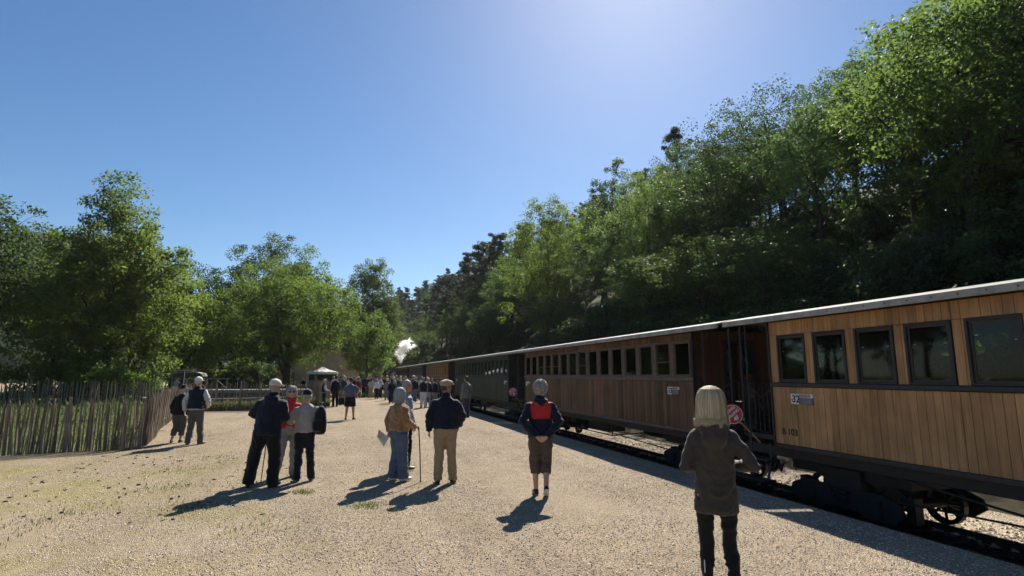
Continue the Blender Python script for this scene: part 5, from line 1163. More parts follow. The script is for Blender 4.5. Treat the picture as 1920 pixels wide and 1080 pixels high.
    if S.get('vest_m'):
        Vt = MB(); torso_tube(Vt, tg * 1.13, hem + .03, 1.50); Vt.tube([tor(1.45), tor(1.51)], [(.085 * k, .082 * k), (.08 * k, .078 * k)], 14)
        for sgn in (-1, 1): Vt.ell(tor(1.36, sgn * .15 * gk), (.055 * k * gk, .095 * k * gk, .095 * k), 12, 8)
        QUEUE.append(('waistcoat', Vt, vox, S['vest_m'], root, post, 3))
    # ---------------- shoes
    for i, sgn in ((0, -1), (1, 1)):
        kn, an, fy = legs[i]; fd = Vector((-math.sin(R(fy)), math.cos(R(fy)), 0)); a_ = sc3(an); lift = S.get('lift', (0, 0))[i]
        fdd = (fd * math.cos(R(lift)) - V3(0, 0, 1) * math.sin(R(lift))); up = (V3(0, 0, 1) * math.cos(R(lift)) + fd * math.sin(R(lift)))
        s_ = MB(); base = a_ - up * .043 * k
        s_.tube([base - fdd * .085 * k, base - fdd * .06 * k, base + fdd * .03 * k, base + fdd * .10 * k, base + fdd * .165 * k, base + fdd * .185 * k], [(.024 * k, .024 * k), (.036 * k, .040 * k), (.042 * k, .042 * k), (.047 * k, .034 * k), (.036 * k, .026 * k), (.018 * k, .015 * k)], 12, up)
        s_.tube([a_ - up * .03 * k - fdd * .012 * k, a_ + up * .012 * k - fdd * .012 * k], [(.040 * k, .046 * k), (.041 * k, .046 * k)], 12, fdd)
        QUEUE.append(('shoe', s_, .010 if hero else vox, S.get('shoe_m', SHOEB), root, ('sole', base - up * .018 * k, up, S.get('sole_m')), 2))
    # ---------------- hair and hats
    hr = S.get('hair'); hm = S.get('hair_m', H_GREY)
    if hr:
        Hh = MB()
        if hr in ('short', 'curly'):
            g = 1.0 if hr == 'short' else 1.2
            Hh.ell(hd(0, -.016, .042), (.083 * k * g, .098 * k * g, .088 * k * g), 18, 12, HM); Hh.ell(hd(0, -.05, -.01), (.074 * k * g, .062 * k * g, .078 * k * g), 16, 10, HM)
        elif hr == 'bob':
            q = S.get('hair_w', 1.0)
            Hh.ell(hd(0, -.016, .030), (.104 * k, .108 * k, .104 * k), 20, 12, HM)
            Hh.tube([hd(0, -.028, .06), hd(0, -.034, 0), hd(0, -.038, -.06), hd(0, -.036, -.10 * q), hd(0, -.034, -.122 * q)], [(.085 * k, .085 * k), (.112 * k, .098 * k), (.116 * k * q, .100 * k * q), (.120 * k * q, .098 * k * q), (.112 * k * q, .086 * k * q)], 20, HM @ V3(0, 1, 0))
            for sgn in (-1, 1): Hh.tube([hd(sgn * .072, .03, .05), hd(sgn * .084, .028, -.03), hd(sgn * .082, .022, -.085)], [(.026 * k, .035 * k)] * 3, 10, HM @ V3(0, 1, 0))
        elif hr == 'long':
            Hh.ell(hd(0, -.014, .035), (.088 * k, .102 * k, .092 * k), 18, 12, HM); Hh.tube([hd(0, -.04, .05), hd(0, -.06, -.08), hd(0, -.085, -.2), hd(0, -.09, -.3)], [(.08 * k, .065 * k), (.085 * k, .06 * k), (.08 * k, .045 * k), (.05 * k, .025 * k)], 14, HM @ V3(0, 1, 0))
        else: # fringe of hair under a hat
            Hh.ell(hd(0, -.028, -.008), (.080 * k, .080 * k, .062 * k), 16, 10, HM)
        QUEUE.append(('hair', Hh, .010 if hero else vox, hm, root, ('hair', .022 if hr == 'curly' else .004, k, hr), 1))
        if hero and hr in ('bob', 'curly') and S.get('strands'): strands(root, hd, k, hm, S['strands'], hr, S.get('hair_w', 1.0))
    ht = S.get('hat'); hmm = S.get('hat_m', CAPT)
    if ht:
        C_ = MB()
        if ht == 'cap':
            vsn = 14; C_.ell(hd(0, -.008, .060), (.090 * k, .106 * k, .080 * k), 20, 12, HM); C_.tube([hd(0, -.008, .035), hd(0, -.008, .058)], [(.089 * k, .106 * k)] * 2, 20, HM @ V3(0, 1, 0))
            C_.tube([hd(0, .085, .045), hd(0, .13, .040), hd(0, .165, .026)], [(.078 * k, .010 * k), (.076 * k, .009 * k), (.045 * k, .008 * k)], 12, HM @ V3(0, 0, 1)); C_.ell(hd(0, -.008, .142), (.012 * k, .012 * k, .008 * k), 8, 5, HM)
        elif ht == 'flat':
            C_.tube([hd(0, -.105, .052), hd(0, -.085, .075), hd(0, 0, .098), hd(0, .08, .085), hd(0, .125, .058), hd(0, .15, .045)], [(.05 * k, .02 * k), (.09 * k, .042 * k), (.106 * k, .050 * k), (.098 * k, .036 * k), (.076 * k, .016 * k), (.04 * k, .008 * k)], 16, HM @ V3(0, 0, 1)); C_.tube([hd(0, -.008, .028), hd(0, -.008, .075)], [(.088 * k, .104 * k), (.092 * k, .108 * k)], 20, HM @ V3(0, 1, 0))
        elif ht == 'bucket':
            C_.tube([hd(0, -.005, .035), hd(0, -.005, .09), hd(0, -.005, .125), hd(0, -.005, .135)], [(.096 * k, .112 * k), (.088 * k, .104 * k), (.076 * k, .09 * k), (.04 * k, .05 * k)], 20, HM @ V3(0, 1, 0)); C_.tube([hd(0, -.005, .045), hd(0, -.005, .02), hd(0, -.005, .002)], [(.098 * k, .114 * k), (.125 * k, .14 * k), (.145 * k, .16 * k)], 22, HM @ V3(0, 1, 0))
        QUEUE.append(({'cap': 'cap', 'flat': 'flat_cap', 'bucket': 'sun_hat'}[ht], C_, .009 if hero else vox, hmm, root, None, 1))
    if S.get('glasses'):
        g = MB()
        for sgn in (-1, 1): g.ell(hd(sgn * .033, .094, .010), (.027 * k, .008 * k, .019 * k), 12, 8, HM); g.tube([hd(sgn * .055, .088, .014), hd(sgn * .076, .06, .014), hd(sgn * .082, -.005, .006)], .0035 * k, 6)
        g.tube([hd(-.02, .098, .014), hd(.02, .098, .014)], .004 * k, 6, HM @ V3(0, 0, 1)); g.build('glasses', S['glasses'], root, True)
    return root, hd, k
def strandmat(m):
    nm = m.name + '_strands'
    if nm in MATS: return MATS[nm]
    rp = [n for n in m.node_tree.nodes if n.type == 'VALTORGB'][0].color_ramp.elements; lo, hi = tuple(rp[0].color)[:3], tuple(rp[1].color)[:3]
    q = bpy.data.materials.new(nm); t, nd, lk = nodes_of(q)
    out = N(t, 'ShaderNodeOutputMaterial'); p = N(t, 'ShaderNodeBsdfPrincipled'); tr = N(t, 'ShaderNodeBsdfTranslucent'); mx = N(t, 'ShaderNodeMixShader'); at = N(t, 'ShaderNodeAttribute'); at.attribute_name = 'lf'
    r = ramp(t, [(0, mul(lo, .62)), (.45, mul(lo, 1.1)), (1, mul(hi, 1.05))], at.outputs['Fac']); lk.new(r.outputs[0], p.inputs['Base Color']); lk.new(r.outputs[0], tr.inputs[0]); p.inputs['Roughness'].default_value = .6; p.inputs['Specular IOR Level'].default_value = .25
    mx.inputs[0].default_value = .4; lk.new(p.outputs[0], mx.inputs[1]); lk.new(tr.outputs[0], mx.inputs[2]); lk.new(mx.outputs[0], out.inputs[0]); MATS[nm] = q; return q
def strands(root, hd, k, m, n, kind, q):
    """loose locks over the hair: thin ribbons from the crown down (bob) or small loops (curly)"""
    rng = random.Random(n); Vq = []; lf = []
    for i in range(n):
        tone = min(1, max(0, rng.gauss(.5, .25)))
        if kind == 'curly':
            d = Vector((rng.gauss(0, 1), rng.gauss(-.35, 1), rng.gauss(.3, 1))).normalized()
            if d.y > .5 and d.z < .45: continue
            p = Vector((d.x * .100, -.024 + d.y * .118, .026 + d.z * .112)); u = d.cross(Vector((rng.gauss(0, 1), rng.gauss(0, 1), rng.gauss(0, 1)))).normalized(); w2 = rng.uniform(.010, .024); ph = rng.uniform(0, 6)
            P = [hd(*(p + u * (math.cos(ph + a) * w2) + d * (math.sin(ph + a) * w2 + .004))) for a in (0, .9, 1.8, 2.7, 3.6)]; t = (d.cross(u)) * (rng.uniform(.003, .006) * k)
            tt = [t] * 5
        else:
            th = rng.uniform(-math.pi, math.pi); c, s_ = math.cos(th), math.sin(th)
            if s_ > .62: continue
            lock = noise.noise(Vector((c * 5, s_ * 5, n))); R1 = 1 + .05 * lock + rng.uniform(-.02, .03); st = rng.random()
            prof = [(.004, .140), (.045, .134), (.082, .112), (.106, .078), (.118, .035), (.122, -.02), (.126 * q, -.075), (.132 * q, -.12 + .02 * lock), (.136 * q + rng.uniform(-.012, .016), -.150 * q + .035 * lock + rng.uniform(-.032, .03))]
            i0 = rng.choice((0, 0, 1, 2)); prof = prof[i0:]; wob = rng.uniform(-.10, .10); tw = rng.uniform(-.22, .22)
            P = []; tt = []
            for a, (r_, z_) in enumerate(prof):
                an = th + wob * a / 8 + tw * max(0, a - 5) / 6; P.append(hd(math.cos(an) * r_ * R1 * (.97 if a < 6 else .93), -.020 - .012 * min(1, a / 5) + math.sin(an) * r_ * R1 * .90, z_)); tt.append(Vector((-math.sin(an), math.cos(an), 0)) * ((.0017 if n > 5000 else .0026) * k * (1 if a < len(prof) - 1 else .3)))
        for a in range(len(P) - 1): Vq.append([P[a] - tt[a], P[a] + tt[a], P[a+1] + tt[a+1], P[a+1] - tt[a+1]]); lf.append(tone)
    V = np.array([[tuple(v) for v in q_] for q_ in Vq]); me = quads_mesh('strands', V, strandmat(m), np.array(lf)); link('hair_strands', me, root)['kind'] = 'stuff'
_LAT = np.random.default_rng(5).uniform(-1, 1, (32, 32, 32)).astype(np.float32)
def vnoise(P):
    """smooth value noise, vectorised: P (n,3) -> (n,) in about -1..1"""
    i = np.floor(P).astype(int); f = P - i; f = f * f * (3 - 2 * f); i &= 31; j = (i + 1) & 31
    g = lambda a, b, c: _LAT[a, b, c]
    x0, y0, z0 = i.T; x1, y1, z1 = j.T; fx, fy, fz = f.T
    a = g(x0, y0, z0) * (1 - fx) + g(x1, y0, z0) * fx; b = g(x0, y1, z0) * (1 - fx) + g(x1, y1, z0) * fx
    c = g(x0, y0, z1) * (1 - fx) + g(x1, y0, z1) * fx; d = g(x0, y1, z1) * (1 - fx) + g(x1, y1, z1) * fx
    return (a * (1 - fy) + b * fy) * (1 - fz) + (c * (1 - fy) + d * fy) * fz
def vert_arrays(me):
    n = len(me.vertices); co = np.empty(n * 3, np.float32); no = np.empty(n * 3, np.float32); me.vertices.foreach_get('co', co); me.vertices.foreach_get('normal', no)
    return co.reshape(-1, 3), no.reshape(-1, 3)
def fold_disp(me, amp, k, seed):
    co, no = vert_arrays(me); x, y, z = co.T
    S3 = lambda a, b, c: np.stack([a, b, c], 1)
    w1 = vnoise(S3(x * 6 + seed, y * 6, z * 3 + seed)) * .14
    a = vnoise(S3(x * 8 + w1 * 8 + seed, y * 8, (z + w1) * 19)); b_ = vnoise(S3(x * 20 + seed, y * 20, z * 10 + x * 14)); c_ = vnoise(S3(x * 5, y * 5 + seed, z * 5))
    dsp = (.8 - 2.4 * np.abs(a)) * (.55 + .45 * c_) + b_ * .4
    me.vertices.foreach_set('co', (co + no * (dsp * amp)[:, None]).reshape(-1)); me.update()
def flush_people():
    tmp = []; tc_ = bpy.data.collections.new('tmp'); COL.children.link(tc_)
    for (name, mb, vox, m, par, post, it) in QUEUE:
        me = mb.mesh(name + '_raw', []); o = bpy.data.objects.new('tmp', me); tc_.objects.link(o); md = o.modifiers.new('r', 'REMESH'); md.mode = 'VOXEL'; md.voxel_size = vox
        s_ = o.modifiers.new('s', 'SMOOTH'); s_.factor = .5; s_.iterations = it; tmp.append(o)
    dg = bpy.context.evaluated_depsgraph_get(); out_ = [bpy.data.meshes.new_from_object(o.evaluated_get(dg)) for o in tmp]
    bpy.data.batch_remove([o.data for o in tmp]); bpy.data.batch_remove([o for o in tc_.objects]); bpy.data.collections.remove(tc_)
    for j, (me, (name, mb, vox, m, par, post, it)) in enumerate(zip(out_, QUEUE)):
        me.name = name; me.materials.clear(); ms = list(m) if isinstance(m, (list, tuple)) else [m]; npoly = len(me.polygons)
        if post and post[0] == 'fold':
            fold_disp(me, post[1], post[2], j * 1.7)
            if len(post) > 3 and post[3]:
                mi, test = post[3]; ms.append(mi); kk = post[2]
                for p in me.polygons:
                    if test(p.center / kk, p.normal): p.material_index = len(ms) - 1
        elif post and post[0] == 'hair':
            co, no = vert_arrays(me); amp, kk, hr = post[1], post[2], post[3]; q = np.array((38, 38, 38 if hr == 'curly' else 7), np.float32)
            d = vnoise(co * q + j) + (.6 * vnoise(co * 80 + j) if hr == 'curly' else 0); me.vertices.foreach_set('co', (co + no * (d * amp)[:, None]).reshape(-1))
        elif post and post[0] == 'sole' and post[3]:
            ms.append(post[3]); b0, up = post[1], post[2]; c = np.empty(npoly * 3, np.float32); me.polygons.foreach_get('center', c); c = c.reshape(-1, 3) - np.array(b0)
            me.polygons.foreach_set('material_index', (c @ np.array(up) < 0).astype(np.int32) * (len(ms) - 1))
        for q in ms: me.materials.append(q)
        me.polygons.foreach_set('use_smooth', np.ones(npoly, bool)); link(name, me, par)
    QUEUE.clear()
DOWN = (0, .12, -1)
# 1 blonde woman, nearest
BW_, _, _ = person((2.79, 3.88), -30, 1.70, 'blonde woman in dark olive quilted coat, nearest the camera, seen from behind',
       dict(fem=True, girth=.87, hair='bob', hair_m=H_BLOND, hair_w=1.0, strands=10500, top_m=OLIVE, top_name='coat', hem_z=.78, cinch=.95, top_g=1.05, sleeve_w=1.12, hood=True, collar=True, bottom_m=BLACK, leg_w=.86, hem=.8, fold=.013, waist=.93, head_yaw=6,
            arms=[((-.225, -.03, 1.13), (-.13, .19, 1.08), (.6, .7, .1), (0, 0, 1)), ((.285, -.05, 1.15), (.15, .17, 1.12), (-.6, .7, .1), (0, 0, 1))],
            legs=[((-.085, .03, .50), (-.10, .0, .085), 8), ((.09, .02, .50), (.125, -.06, .085), -8)],
            panel=(mat('quilt_stitch', (.037, .030, .023), .8), lambda c, n: n.y < .2 and .7 < c.z < 1.3 and abs(c.x) < .2 and (abs(((c.x + c.z * .8) * 11) % 1 - .5) > .462 or abs(((c.x - c.z * .8) * 11) % 1 - .5) > .462))))
MB().bbox(-.118, -.110, -.082, -.074, .34, .43, .001).build('reflective_strip', WHITEC, BW_)
# 2 woman with red back panel, hands clasped behind her
person((2.93, 8.34), -14, 1.70, 'walking woman in navy and red jacket with hands clasped behind her back',
       dict(fem=True, girth=1.05, hair='curly', hair_m=H_GREYL, strands=3400, bvox=.0085, top_m=NAVY, hem_z=.90, top_g=1.06, sleeve_w=1.12, hood=True, collar=True, bottom='capri', bottom_m=TAUPE, leg_w=1.06, shoe_m=SHOEB, sole_m=SHOEW, curl=.6,
            arms=[((-.30, -.11, 1.14), (-.07, -.205, .905), (.72, .1, -.5), (0, 1, .2)), ((.30, -.11, 1.14), (.07, -.215, .905), (-.72, .1, -.5), (0, 1, .2))],
            legs=[((-.085, .06, .50), (-.075, .04, .085), 5), ((.085, .02, .49), (.065, -.17, .145), -4)], lift=(0, 38),
            panel=(REDC, lambda c, n: n.y < .35 and 1.17 < c.z < 1.425 - max(0, .07 - abs(c.x)) * .9 and abs(c.x) < .165 - (1.40 - c.z) * .10)))
# 3 flat-cap man
person((1.70, 9.74), -12, 1.705, 'man in navy jacket, khaki trousers and tan flat cap, looking right',
       dict(girth=1.16, hat='flat', hat_m=CAPB, hair='fringe', hair_m=H_BROWN, glasses=LENS, head_yaw=62, top_m=NAVY, hem_z=.92, top_g=1.06, sleeve_w=1.12, collar=True, bottom_m=TAN, shoe_m=SHOEB, skin=SKINT,
            arms=[((-.285, -.05, 1.14), (-.285, .05, .87), DOWN, (1, 0, 0)), ((.30, -.06, 1.15), (.235, .06, .95), (-.3, .2, -1), (-1, 0, 0))],
            legs=[((-.10, .02, .50), (-.115, 0, .085), 14), ((.115, .02, .50), (.14, .03, .085), -18)]))
# 4 lady in brown fleece with a cane, man behind her
person((.96, 10.15), -62, 1.575, 'white-haired woman in brown fleece and wide jeans holding a map and cane',
       dict(fem=True, girth=1.14, hair='bob', hair_m=H_WHITE, strands=3200, hair_w=.92, top_m=BROWNF, hem_z=.93, top_g=1.10, sleeve_w=1.2, collar=True, fold=.016, bottom_m=JEAN, leg_w=1.12, hem=1.18, shoe_m=SHOEW, head_yaw=0, curl=.8,
            arms=[((-.27, -.08, 1.13), (-.24, -.06, .90), (0, -.2, -1), (1, 0, 0)), ((.27, -.02, 1.12), (.20, .25, 1.0), (-.1, .8, -.4), (-.3, 0, -1))],
            legs=[((-.09, .02, .50), (-.11, -.05, .085), 5), ((.09, .04, .50), (.10, .06, .085), -5)]))
o = empty('walking_cane', (1.31, 9.97, 0), 0, 'dark walking cane in front of the woman in the brown fleece', 'cane')
CANE = mat('dark_cane_wood', (.03, .02, .016), .4)
MB().tube([(.02, 0, 0), (0, 0, .45), (-.03, .01, .88)], [.009, .010, .011], 8).build('shaft', CANE, o, True); MB().tube([(-.03, .01, .87), (-.04, .02, .915), (-.09, .05, .93), (-.13, .075, .915)], .013, 8, (0, 0, 1)).build('grip', CANE, o, True); MB().cyl((.02, 0, -.002), (.0195, 0, .03), .013, 10).build('ferrule', SHOEB, o)
o = empty('folded_map', (.70, 9.98, .72), R(30), 'pale folded map held down by the woman in brown fleece', 'map')
PAPER = mat('map_paper', (.55, .54, .50), .8, .25, 14)
b = MB(); b.add([(-.14, 0, .06), (-.02, .02, -.08), (.0, .02, .10), (-.11, .0, .17), (.09, -.01, .03), (.02, .03, -.12), (-.14, .004, .06), (-.02, .024, -.08), (.0, .024, .10), (-.11, .004, .17)], [(0, 1, 2, 3), (1, 5, 4, 2), (9, 8, 7, 6)]); b.build('sheet', PAPER, o)
person((1.19, 11.3), -72, 1.70, 'grey-haired man with dark glasses behind the woman in brown fleece',
       dict(girth=1.04, hair='short', hair_m=H_GREY, glasses=LENS, head_yaw=12, top_m=cloth('grey_check_shirt', (.26, .28, .32), var=.3), top_name='shirt', hem_z=.93, bottom_m=BLACK, shoe_m=SHOEB, skin=SKINT))
# 5 the group of three
person((-1.17, 10.25), -10, 1.72, 'tall man in navy rain jacket and white cap, leaning over, feet apart',
       dict(girth=1.09, hat='cap', hat_m=CAPT, hair='fringe', hair_m=H_GREY, top_m=NAVY, hem_z=.84, top_g=1.12, sleeve_w=1.15, hood=True, collar=True, fold=.015, bottom_m=BLACK, leg_w=1.18, hem=1.1, lean=(.05, .05), head_yaw=35, head_pitch=-6,
            arms=[((-.28, .02, 1.18), (-.12, .24, 1.10), (.5, .8, 0), (0, 0, 1)), ((.275, .04, 1.12), (.14, .26, 1.05), (-.5, .8, 0), (0, 0, 1))],
            legs=[((-.19, .02, .50), (-.25, -.02, .085), 16), ((.13, .02, .50), (.14, -.05, .085), -28)]))
person((-.90, 11.1), 188, 1.60, 'woman in red top and sunglasses facing the two men in caps',
       dict(fem=True, hair='bob', hair_m=H_GREY, strands=1500, hair_w=.9, glasses=LENS, top_m=REDC, hem_z=.92, collar=True, bottom_m=LJEAN, shoe_m=SHOEBR, leg_w=.95,
            arms=[((-.27, .02, 1.14), (-.17, .25, 1.06), (.3, .8, 0), (0, 0, 1)), ((.27, .02, 1.13), (.2, .2, .95), (0, .8, -.5), (0, 0, 1))],
            legs=[((-.09, .02, .50), (-.09, -.02, .085), 8), ((.12, .02, .50), (.2, .0, .085), -12)]))
o = empty('walking_stick', (-1.28, 10.75, 0), 0, 'thin reddish walking stick between the legs of the tall man', 'walking stick')
MB().tube([(0, 0, 0), (.03, .02, .45), (.06, .05, .9)], [.007, .009, .010], 8).build('shaft', mat('red_stick', (.22, .05, .03), .4), o, True); MB().tube([(.06, .05, .89), (.065, .055, .93), (.03, .05, .95)], .013, 8).build('grip', SHOEB, o, True)
person((-.60, 10.55), -2, 1.55, 'man in oatmeal pullover and dark cap with a backpack on one shoulder',
       dict(girth=1.06, hat='cap', hat_m=NAVY, hair='fringe', hair_m=H_GREY, top_m=OATM, top_name='pullover', hem_z=.93, top_g=1.06, sleeve_w=1.15, bottom_m=cloth('black_denim', (.012, .013, .018)), leg_w=1.02, shoe_m=SHOEB, sole_m=SHOEW, head_yaw=-14,
            arms=[((-.30, .0, 1.13), (-.24, .24, 1.12), (.2, .8, 0), (0, 0, 1)), ((.27, .0, 1.13), (.20, .2, 1.10), (-.4, .8, 0), (0, 0, 1))],
            legs=[((-.10, .02, .50), (-.11, .0, .085), 30), ((.11, .02, .50), (.15, .06, .085), -12)]))
o = empty('backpack', (-.35, 10.42, .80), R(-24), 'black backpack on the shoulder of the man in the pullover', 'backpack')
b = MB(); b.tube([(0, 0, 0), (0, -.01, .05), (0, -.015, .2), (0, -.01, .36), (0, .01, .44), (0, .02, .47)], [(.075, .05), (.105, .085), (.112, .092), (.092, .075), (.06, .05), (.02, .02)], 16); b.build('bag', BLACK, o, True)
b = MB(); b.tube([(0, -.095, .05), (0, -.12, .08), (0, -.12, .2), (0, -.09, .25)], [(.06, .015), (.085, .03), (.085, .03), (.06, .012)], 12); b.build('pocket', BLACK, o, True); MB().tube([(-.05, .07, .42), (-.07, .11, .50), (-.07, .2, .52), (-.07, .25, .42), (-.05, .2, .2), (0, .06, .05)], [(.02, .006)] * 6, 8).build('strap', BLACK, o, True)
# 6 the couple by the fence
person((-3.69, 16.8), -8, 1.74, 'man in white cap and navy body-warmer beside the stake fence',
       dict(girth=1.08, hat='cap', hat_m=WHITEC, hair='fringe', hair_m=H_WHITE, top_m=cloth('pale_shirt', (.44, .45, .46)), top_name='shirt', vest_m=NAVY, hem_z=.90, top_g=1.03, sleeve_w=1.2, bottom_m=GREYC, leg_w=1.05, shoe_m=SHOEBR, head_yaw=22,
            arms=[((-.29, -.02, 1.13), (-.29, .03, .87), DOWN, (1, 0, 0)), ((.30, -.04, 1.13), (.24, .14, .98), (-.3, .6, -.5), (-1, 0, 0))],
            legs=[((-.10, .02, .50), (-.14, -.02, .085), 10), ((.12, .02, .50), (.15, .04, .085), -20)]))
person((-4.20, 17.4), -5, 1.53, 'woman in navy sun hat and black jacket beside the stake fence',
       dict(fem=True, girth=1.1, hat='bucket', hat_m=NAVY, hair='fringe', hair_m=H_WHITE, top_m=BLACK, hem_z=.84, top_g=1.05, bottom='capri', capri_to=.68, bottom_m=GREYC, leg_w=1.1, shoe_m=SHOEB, lean=(.02, .02),
            legs=[((-.10, .03, .50), (-.17, -.04, .085), 12), ((.09, .03, .50), (.06, 0, .085), -5)]))
# 7 middle distance
MV = .016
AK = [((-.29, -.1, 1.14), (-.26, .02, .93), DOWN, (1, 0, 0)), ((.36, -.1, 1.17), (.20, .0, 1.0), (-.8, .2, -.2), (0, 0, -1))]
person((.29, 24.2), -4, 1.69, 'man in steel-blue polo and black shorts, one hand on his hip', dict(girth=1.2, hat='cap', hat_m=NAVY, hair='fringe', hair_m=H_BROWN, top_m=STEELB, top_name='polo_shirt', short_sleeve=True, hem_z=.95, bottom='shorts', bottom_m=BLACK, skin=SKINT, arms=AK, legs=[((-.12, .02, .5), (-.15, 0, .085), 12), ((.13, .02, .5), (.16, .04, .085), -20)]), vox=MV)
o = empty('shoulder_bag', (-.06, 24.15, .62), 0, 'black shoulder bag carried by the man in shorts', 'bag')
b = MB(); b.tube([(0, 0, 0), (0, 0, .04), (0, 0, .22), (0, 0, .27)], [(.10, .05), (.13, .07), (.12, .065), (.08, .03)], 12); b.build('bag', BLACK, o, True); MB().tube([(-.08, 0, .25), (-.05, 0, .36), (.05, 0, .36), (.08, 0, .25)], .012, 6).build('handle', BLACK, o, True)
person((5.06, 24.0), 35, 1.755, 'man in grey tweed jacket and blue trousers standing beside the green coach', dict(girth=1.16, hair='short', hair_m=H_BROWN, top_m=GREYJ, hem_z=.82, top_g=1.06, sleeve_w=1.15, bottom_m=BLUET, skin=SKINT, leg_w=1.08), vox=MV)
person((-1.02, 33.1), -75, 1.58, 'woman in pale blue sleeves and dark waistcoat at the end of the fence', dict(fem=True, hair='bob', hair_m=H_GREY, top_m=LBLUE, top_name='shirt', vest_m=NAVY, bottom_m=NAVY, arms=[((-.26, .0, 1.13), (-.14, .22, 1.05), (.5, .7, 0), (0, 0, 1)), ((.26, 0, 1.13), (.14, .24, 1.05), (-.5, .7, 0), (0, 0, 1))]), vox=.027, hero=False)
person((-.42, 34.0), 20, 1.77, 'tall man in dark navy jacket beside the woman in the waistcoat', dict(girth=1.12, hair='short', hair_m=H_DARK, top_m=NAVY, hem_z=.82, bottom_m=BLACK), vox=.027, hero=False)
person((-.02, 35.6), 150, 1.79, 'man in wide hat and grey trousers behind the man in shorts', dict(hat='bucket', hat_m=CAPB, top_m=cloth('slate_cloth', (.04, .045, .055)), bottom_m=GREYJ), vox=.027, hero=False)
person((2.93, 36.8), 12, 1.57, 'long-haired woman in navy jacket and trousers standing alone on the path', dict(fem=True, hair='long', hair_m=H_DARK, top_m=NAVY, hem_z=.84, bottom_m=cloth('navy_trousers', (.014, .018, .032)), leg_w=1.12, shoe_m=SHOEW), vox=.027, hero=False)
person((4.25, 31.6), 160, 1.66, 'man in dark waistcoat and white trousers facing the camera', dict(girth=1.1, hair='short', hair_m=H_GREY, top_m=MAROON, top_name='shirt', vest_m=NAVY, short_sleeve=True, bottom_m=cloth('white_trousers', (.50, .50, .52)), skin=SKINT), vox=.027, hero=False)
person((4.62, 32.3), -20, 1.62, 'white-haired woman in navy beside the man in white trousers', dict(fem=True, hair='short', hair_m=H_WHITE, top_m=NAVY, bottom_m=LJEAN), vox=.027, hero=False)
person((5.1, 32.9), -30, 1.60, 'dark-haired man in navy jacket and tan trousers by the orange coach', dict(hair='short', hair_m=H_DARK, top_m=NAVY, hem_z=.86, bottom_m=GREYJ), vox=.027, hero=False)
person((5.55, 34.0), 40, 1.60, 'woman with brown hair in black top nearest the orange coach', dict(fem=True, hair='curly', hair_m=H_BROWN, top_m=BLACK, bottom_m=BLACK), vox=.027, hero=False)
person((3.55, 35.2), -40, 1.58, 'brown-haired woman in black skirt left of the man in white trousers', dict(fem=True, hair='curly', hair_m=H_BROWN, top_m=cloth('rust_cloth', (.25, .10, .07)), bottom='skirt', bottom_m=BLACK), vox=.027, hero=False)
person((3.20, 38.6), 170, 1.60, 'grey-haired woman in olive top facing the camera behind the others', dict(fem=True, hair='curly', hair_m=H_GREY, top_m=cloth('olive_cloth', (.09, .08, .05)), bottom_m=BLACK), vox=.027, hero=False)
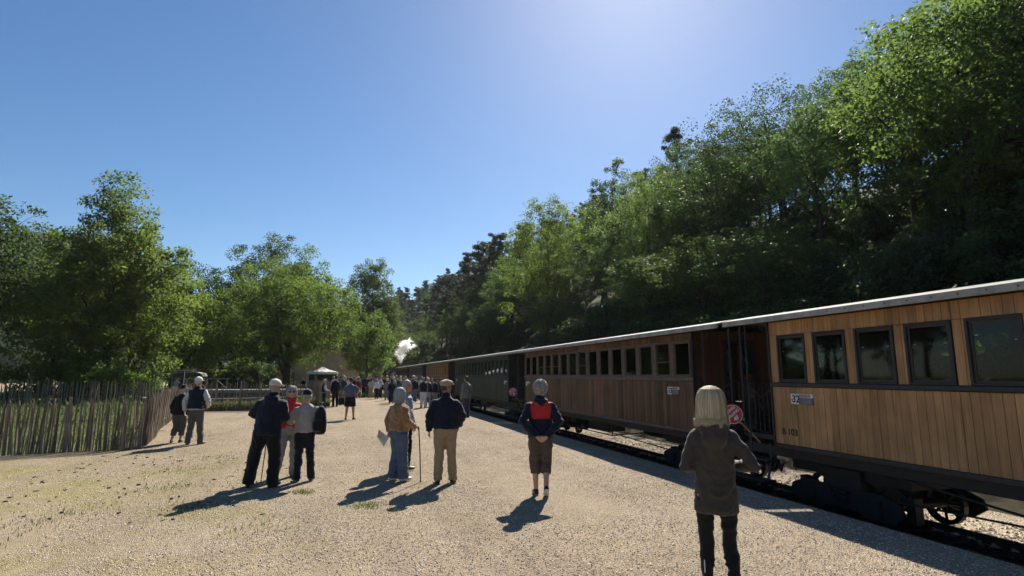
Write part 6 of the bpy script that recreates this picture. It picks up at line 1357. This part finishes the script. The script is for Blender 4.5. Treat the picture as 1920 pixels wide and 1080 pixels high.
# 8 the crowd further off: each one placed and dressed singly
tops = [('navy', NAVY), ('black', BLACK), ('white', WHITEC), ('red', REDC), ('oatmeal', OATM), ('steel blue', STEELB), ('light blue', LBLUE), ('grey', GREYJ), ('pink', PINK), ('blue', BLUEC), ('maroon', MAROON), ('brown', BROWNF)]
btms = [('black', BLACK), ('denim', JEAN), ('grey', GREYC), ('tan', TAN), ('navy', NAVY), ('pale denim', LJEAN)]
hairs = [('grey', H_GREY), ('white', H_WHITE), ('dark', H_DARK), ('brown', H_BROWN), ('blonde', H_BLOND)]
rs = random.Random(17)
crowd = [(2.6, 48.9, 8, 3, -30, None), (3.35, 51.0, 0, 4, 165, 'skirt'), (1.75, 50, 0, 0, 10, None), (.9, 49, 1, 2, 20, None), (1.95, 47.9, 0, 2, 190, None), (2.95, 50.5, 10, 3, 200, None), (4.0, 49.0, 6, 1, 160, None), (4.35, 51.5, 7, 0, 30, None), (4.9, 47.5, 4, 1, 180, None), (5.3, 50.0, 0, 2, 60, None), (5.7, 46.5, 1, 0, 20, None), (3.7, 44.6, 5, 2, 15, None), (4.6, 43.4, 10, 0, 170, None), (5.5, 42.0, 2, 1, 150, None), (.35, 47.5, 2, 2, 200, None), (-.25, 50.2, 5, 0, 0, None), (-.05, 45.5, 7, 4, 40, None), (.75, 53.0, 3, 1, 180, None), (1.3, 55.5, 2, 3, 170, None), (2.2, 57, 0, 0, 0, None), (3.1, 58.5, 4, 2, 10, None), (3.9, 56, 1, 1, 190, None), (4.7, 59, 6, 0, 170, None), (5.4, 57, 9, 5, 0, None), (-.9, 56.5, 2, 0, 30, None), (-1.5, 53.8, 0, 1, 200, None), (.2, 58.8, 1, 2, 190, None), (-2.65, 58.6, 3, 0, 200, None), (-1.95, 57.4, 9, 1, 10, None), (-3.55, 55.2, 1, 4, 170, None), (-.45, 62.5, 7, 0, 180, None), (1.1, 64, 5, 3, 0, None), (2.6, 66, 0, 0, 10, None), (3.9, 65, 8, 1, 180, None), (5.2, 66.5, 1, 0, 0, None), (5.9, 62, 2, 2, 0, None), (-7.9, 48.2, 1, 0, 190, None), (-7.5, 48.6, 7, 2, 170, None), (-6.4, 48.9, 0, 0, 180, None), (4.1, 40.3, 1, 4, 190, None), (5.8, 53.2, 11, 0, 20, None), (1.5, 61, 4, 1, 0, None), (4.4, 70, 0, 0, 0, None), (1.1, 46.2, 10, 0, 170, None), (2.35, 52.6, 2, 1, 180, None), (.55, 51.2, 1, 3, 10, None), (3.8, 53.5, 0, 0, 200, None), (4.75, 54.3, 7, 2, 160, None), (5.5, 55, 4, 1, 0, None), (2.9, 54.6, 9, 0, 175, None), (1.75, 53.8, 1, 0, 0, None), (4.3, 45.6, 0, 3, 30, None), (5.2, 44.6, 4, 0, 200, None), (5.9, 39.5, 7, 1, 20, None), (5.3, 37.6, 2, 0, 180, None), (4.55, 38.2, 0, 1, 10, None), (-1.1, 60.8, 1, 2, 180, None), (.6, 56.3, 6, 4, 190, None), (3.3, 61.5, 2, 0, 180, None), (3.0, 41.6, 7, 1, 20, None), (2.4, 43.8, 2, 0, 190, None), (3.35, 46.8, 1, 0, 160, None), (2.05, 45.4, 4, 3, 15, None), (4.2, 47.2, 0, 4, 175, None), (5.05, 52.4, 2, 0, 20, None), (4.0, 42.0, 5, 0, 200, None), (5.6, 48.6, 9, 2, 10, None), (3.55, 49.6, 3, 1, 170, None), (1.35, 51.7, 7, 0, 30, None), (.15, 52.5, 0, 5, 180, None), (-.6, 47.8, 10, 0, 20, None), (2.75, 46.0, 6, 0, 200, None), (4.8, 41.0, 1, 3, 15, None), (5.9, 72, 7, 0, 0, None), (3.0, 72, 1, 2, 180, None), (1.6, 70, 3, 1, 180, None)]
for i, (x, y, ti, bi, hdg, bt) in enumerate(crowd):
    fem = rs.random() < .5; hn, hm_ = rs.choice(hairs); hat = rs.random() < .22 and not fem
    st = dict(fem=fem, girth=rs.uniform(.98, 1.18), top_m=tops[ti][1], bottom_m=btms[bi][1], bottom=bt or 'trousers', hem_z=rs.uniform(.84, .94), hair_m=hm_, hair=('fringe' if hat else rs.choice(('bob', 'curly', 'long') if fem else ('short', 'short'))), skin=rs.choice((SKIN, SKINT)), leg_w=rs.uniform(.95, 1.15))
    if hat: st['hat'] = rs.choice(('cap', 'cap', 'flat')); st['hat_m'] = rs.choice((CAPT, NAVY, CAPB, WHITEC))
    if rs.random() < .5: a = rs.uniform(.0, .14); st['legs'] = [((-.09, .06, .5), (-.1, a, .085), 8), ((.09, .03, .5), (.1, -a, .09), -8)]
    if rs.random() < .4: st['arms'] = [((-.27, .0, 1.13), (-.16, .22, 1.08), (.5, .7, .2), (0, 0, 1)), ((.26, -.03, 1.13), (.26, .07, .88), DOWN, (-1, 0, 0))]
    where = 'near the gazebo' if x < -.8 and y > 52 else ('behind the fences' if x < -5 else ('close beside the train' if x > 5 else ('at the back of the crowd' if y > 60 else 'in the crowd on the path')))
    hw_ = 'in a hat' if hat else hn + '-haired'
    person((x, y), hdg + rs.uniform(-20, 20), rs.uniform(1.5, 1.62) if fem else rs.uniform(1.62, 1.78), '%s person in %s top and %s %s %s' % (hw_, tops[ti][0], btms[bi][0], bt or 'trousers', where), st, 'people in the far crowd', vox=.037, hero=False)
flush_people()
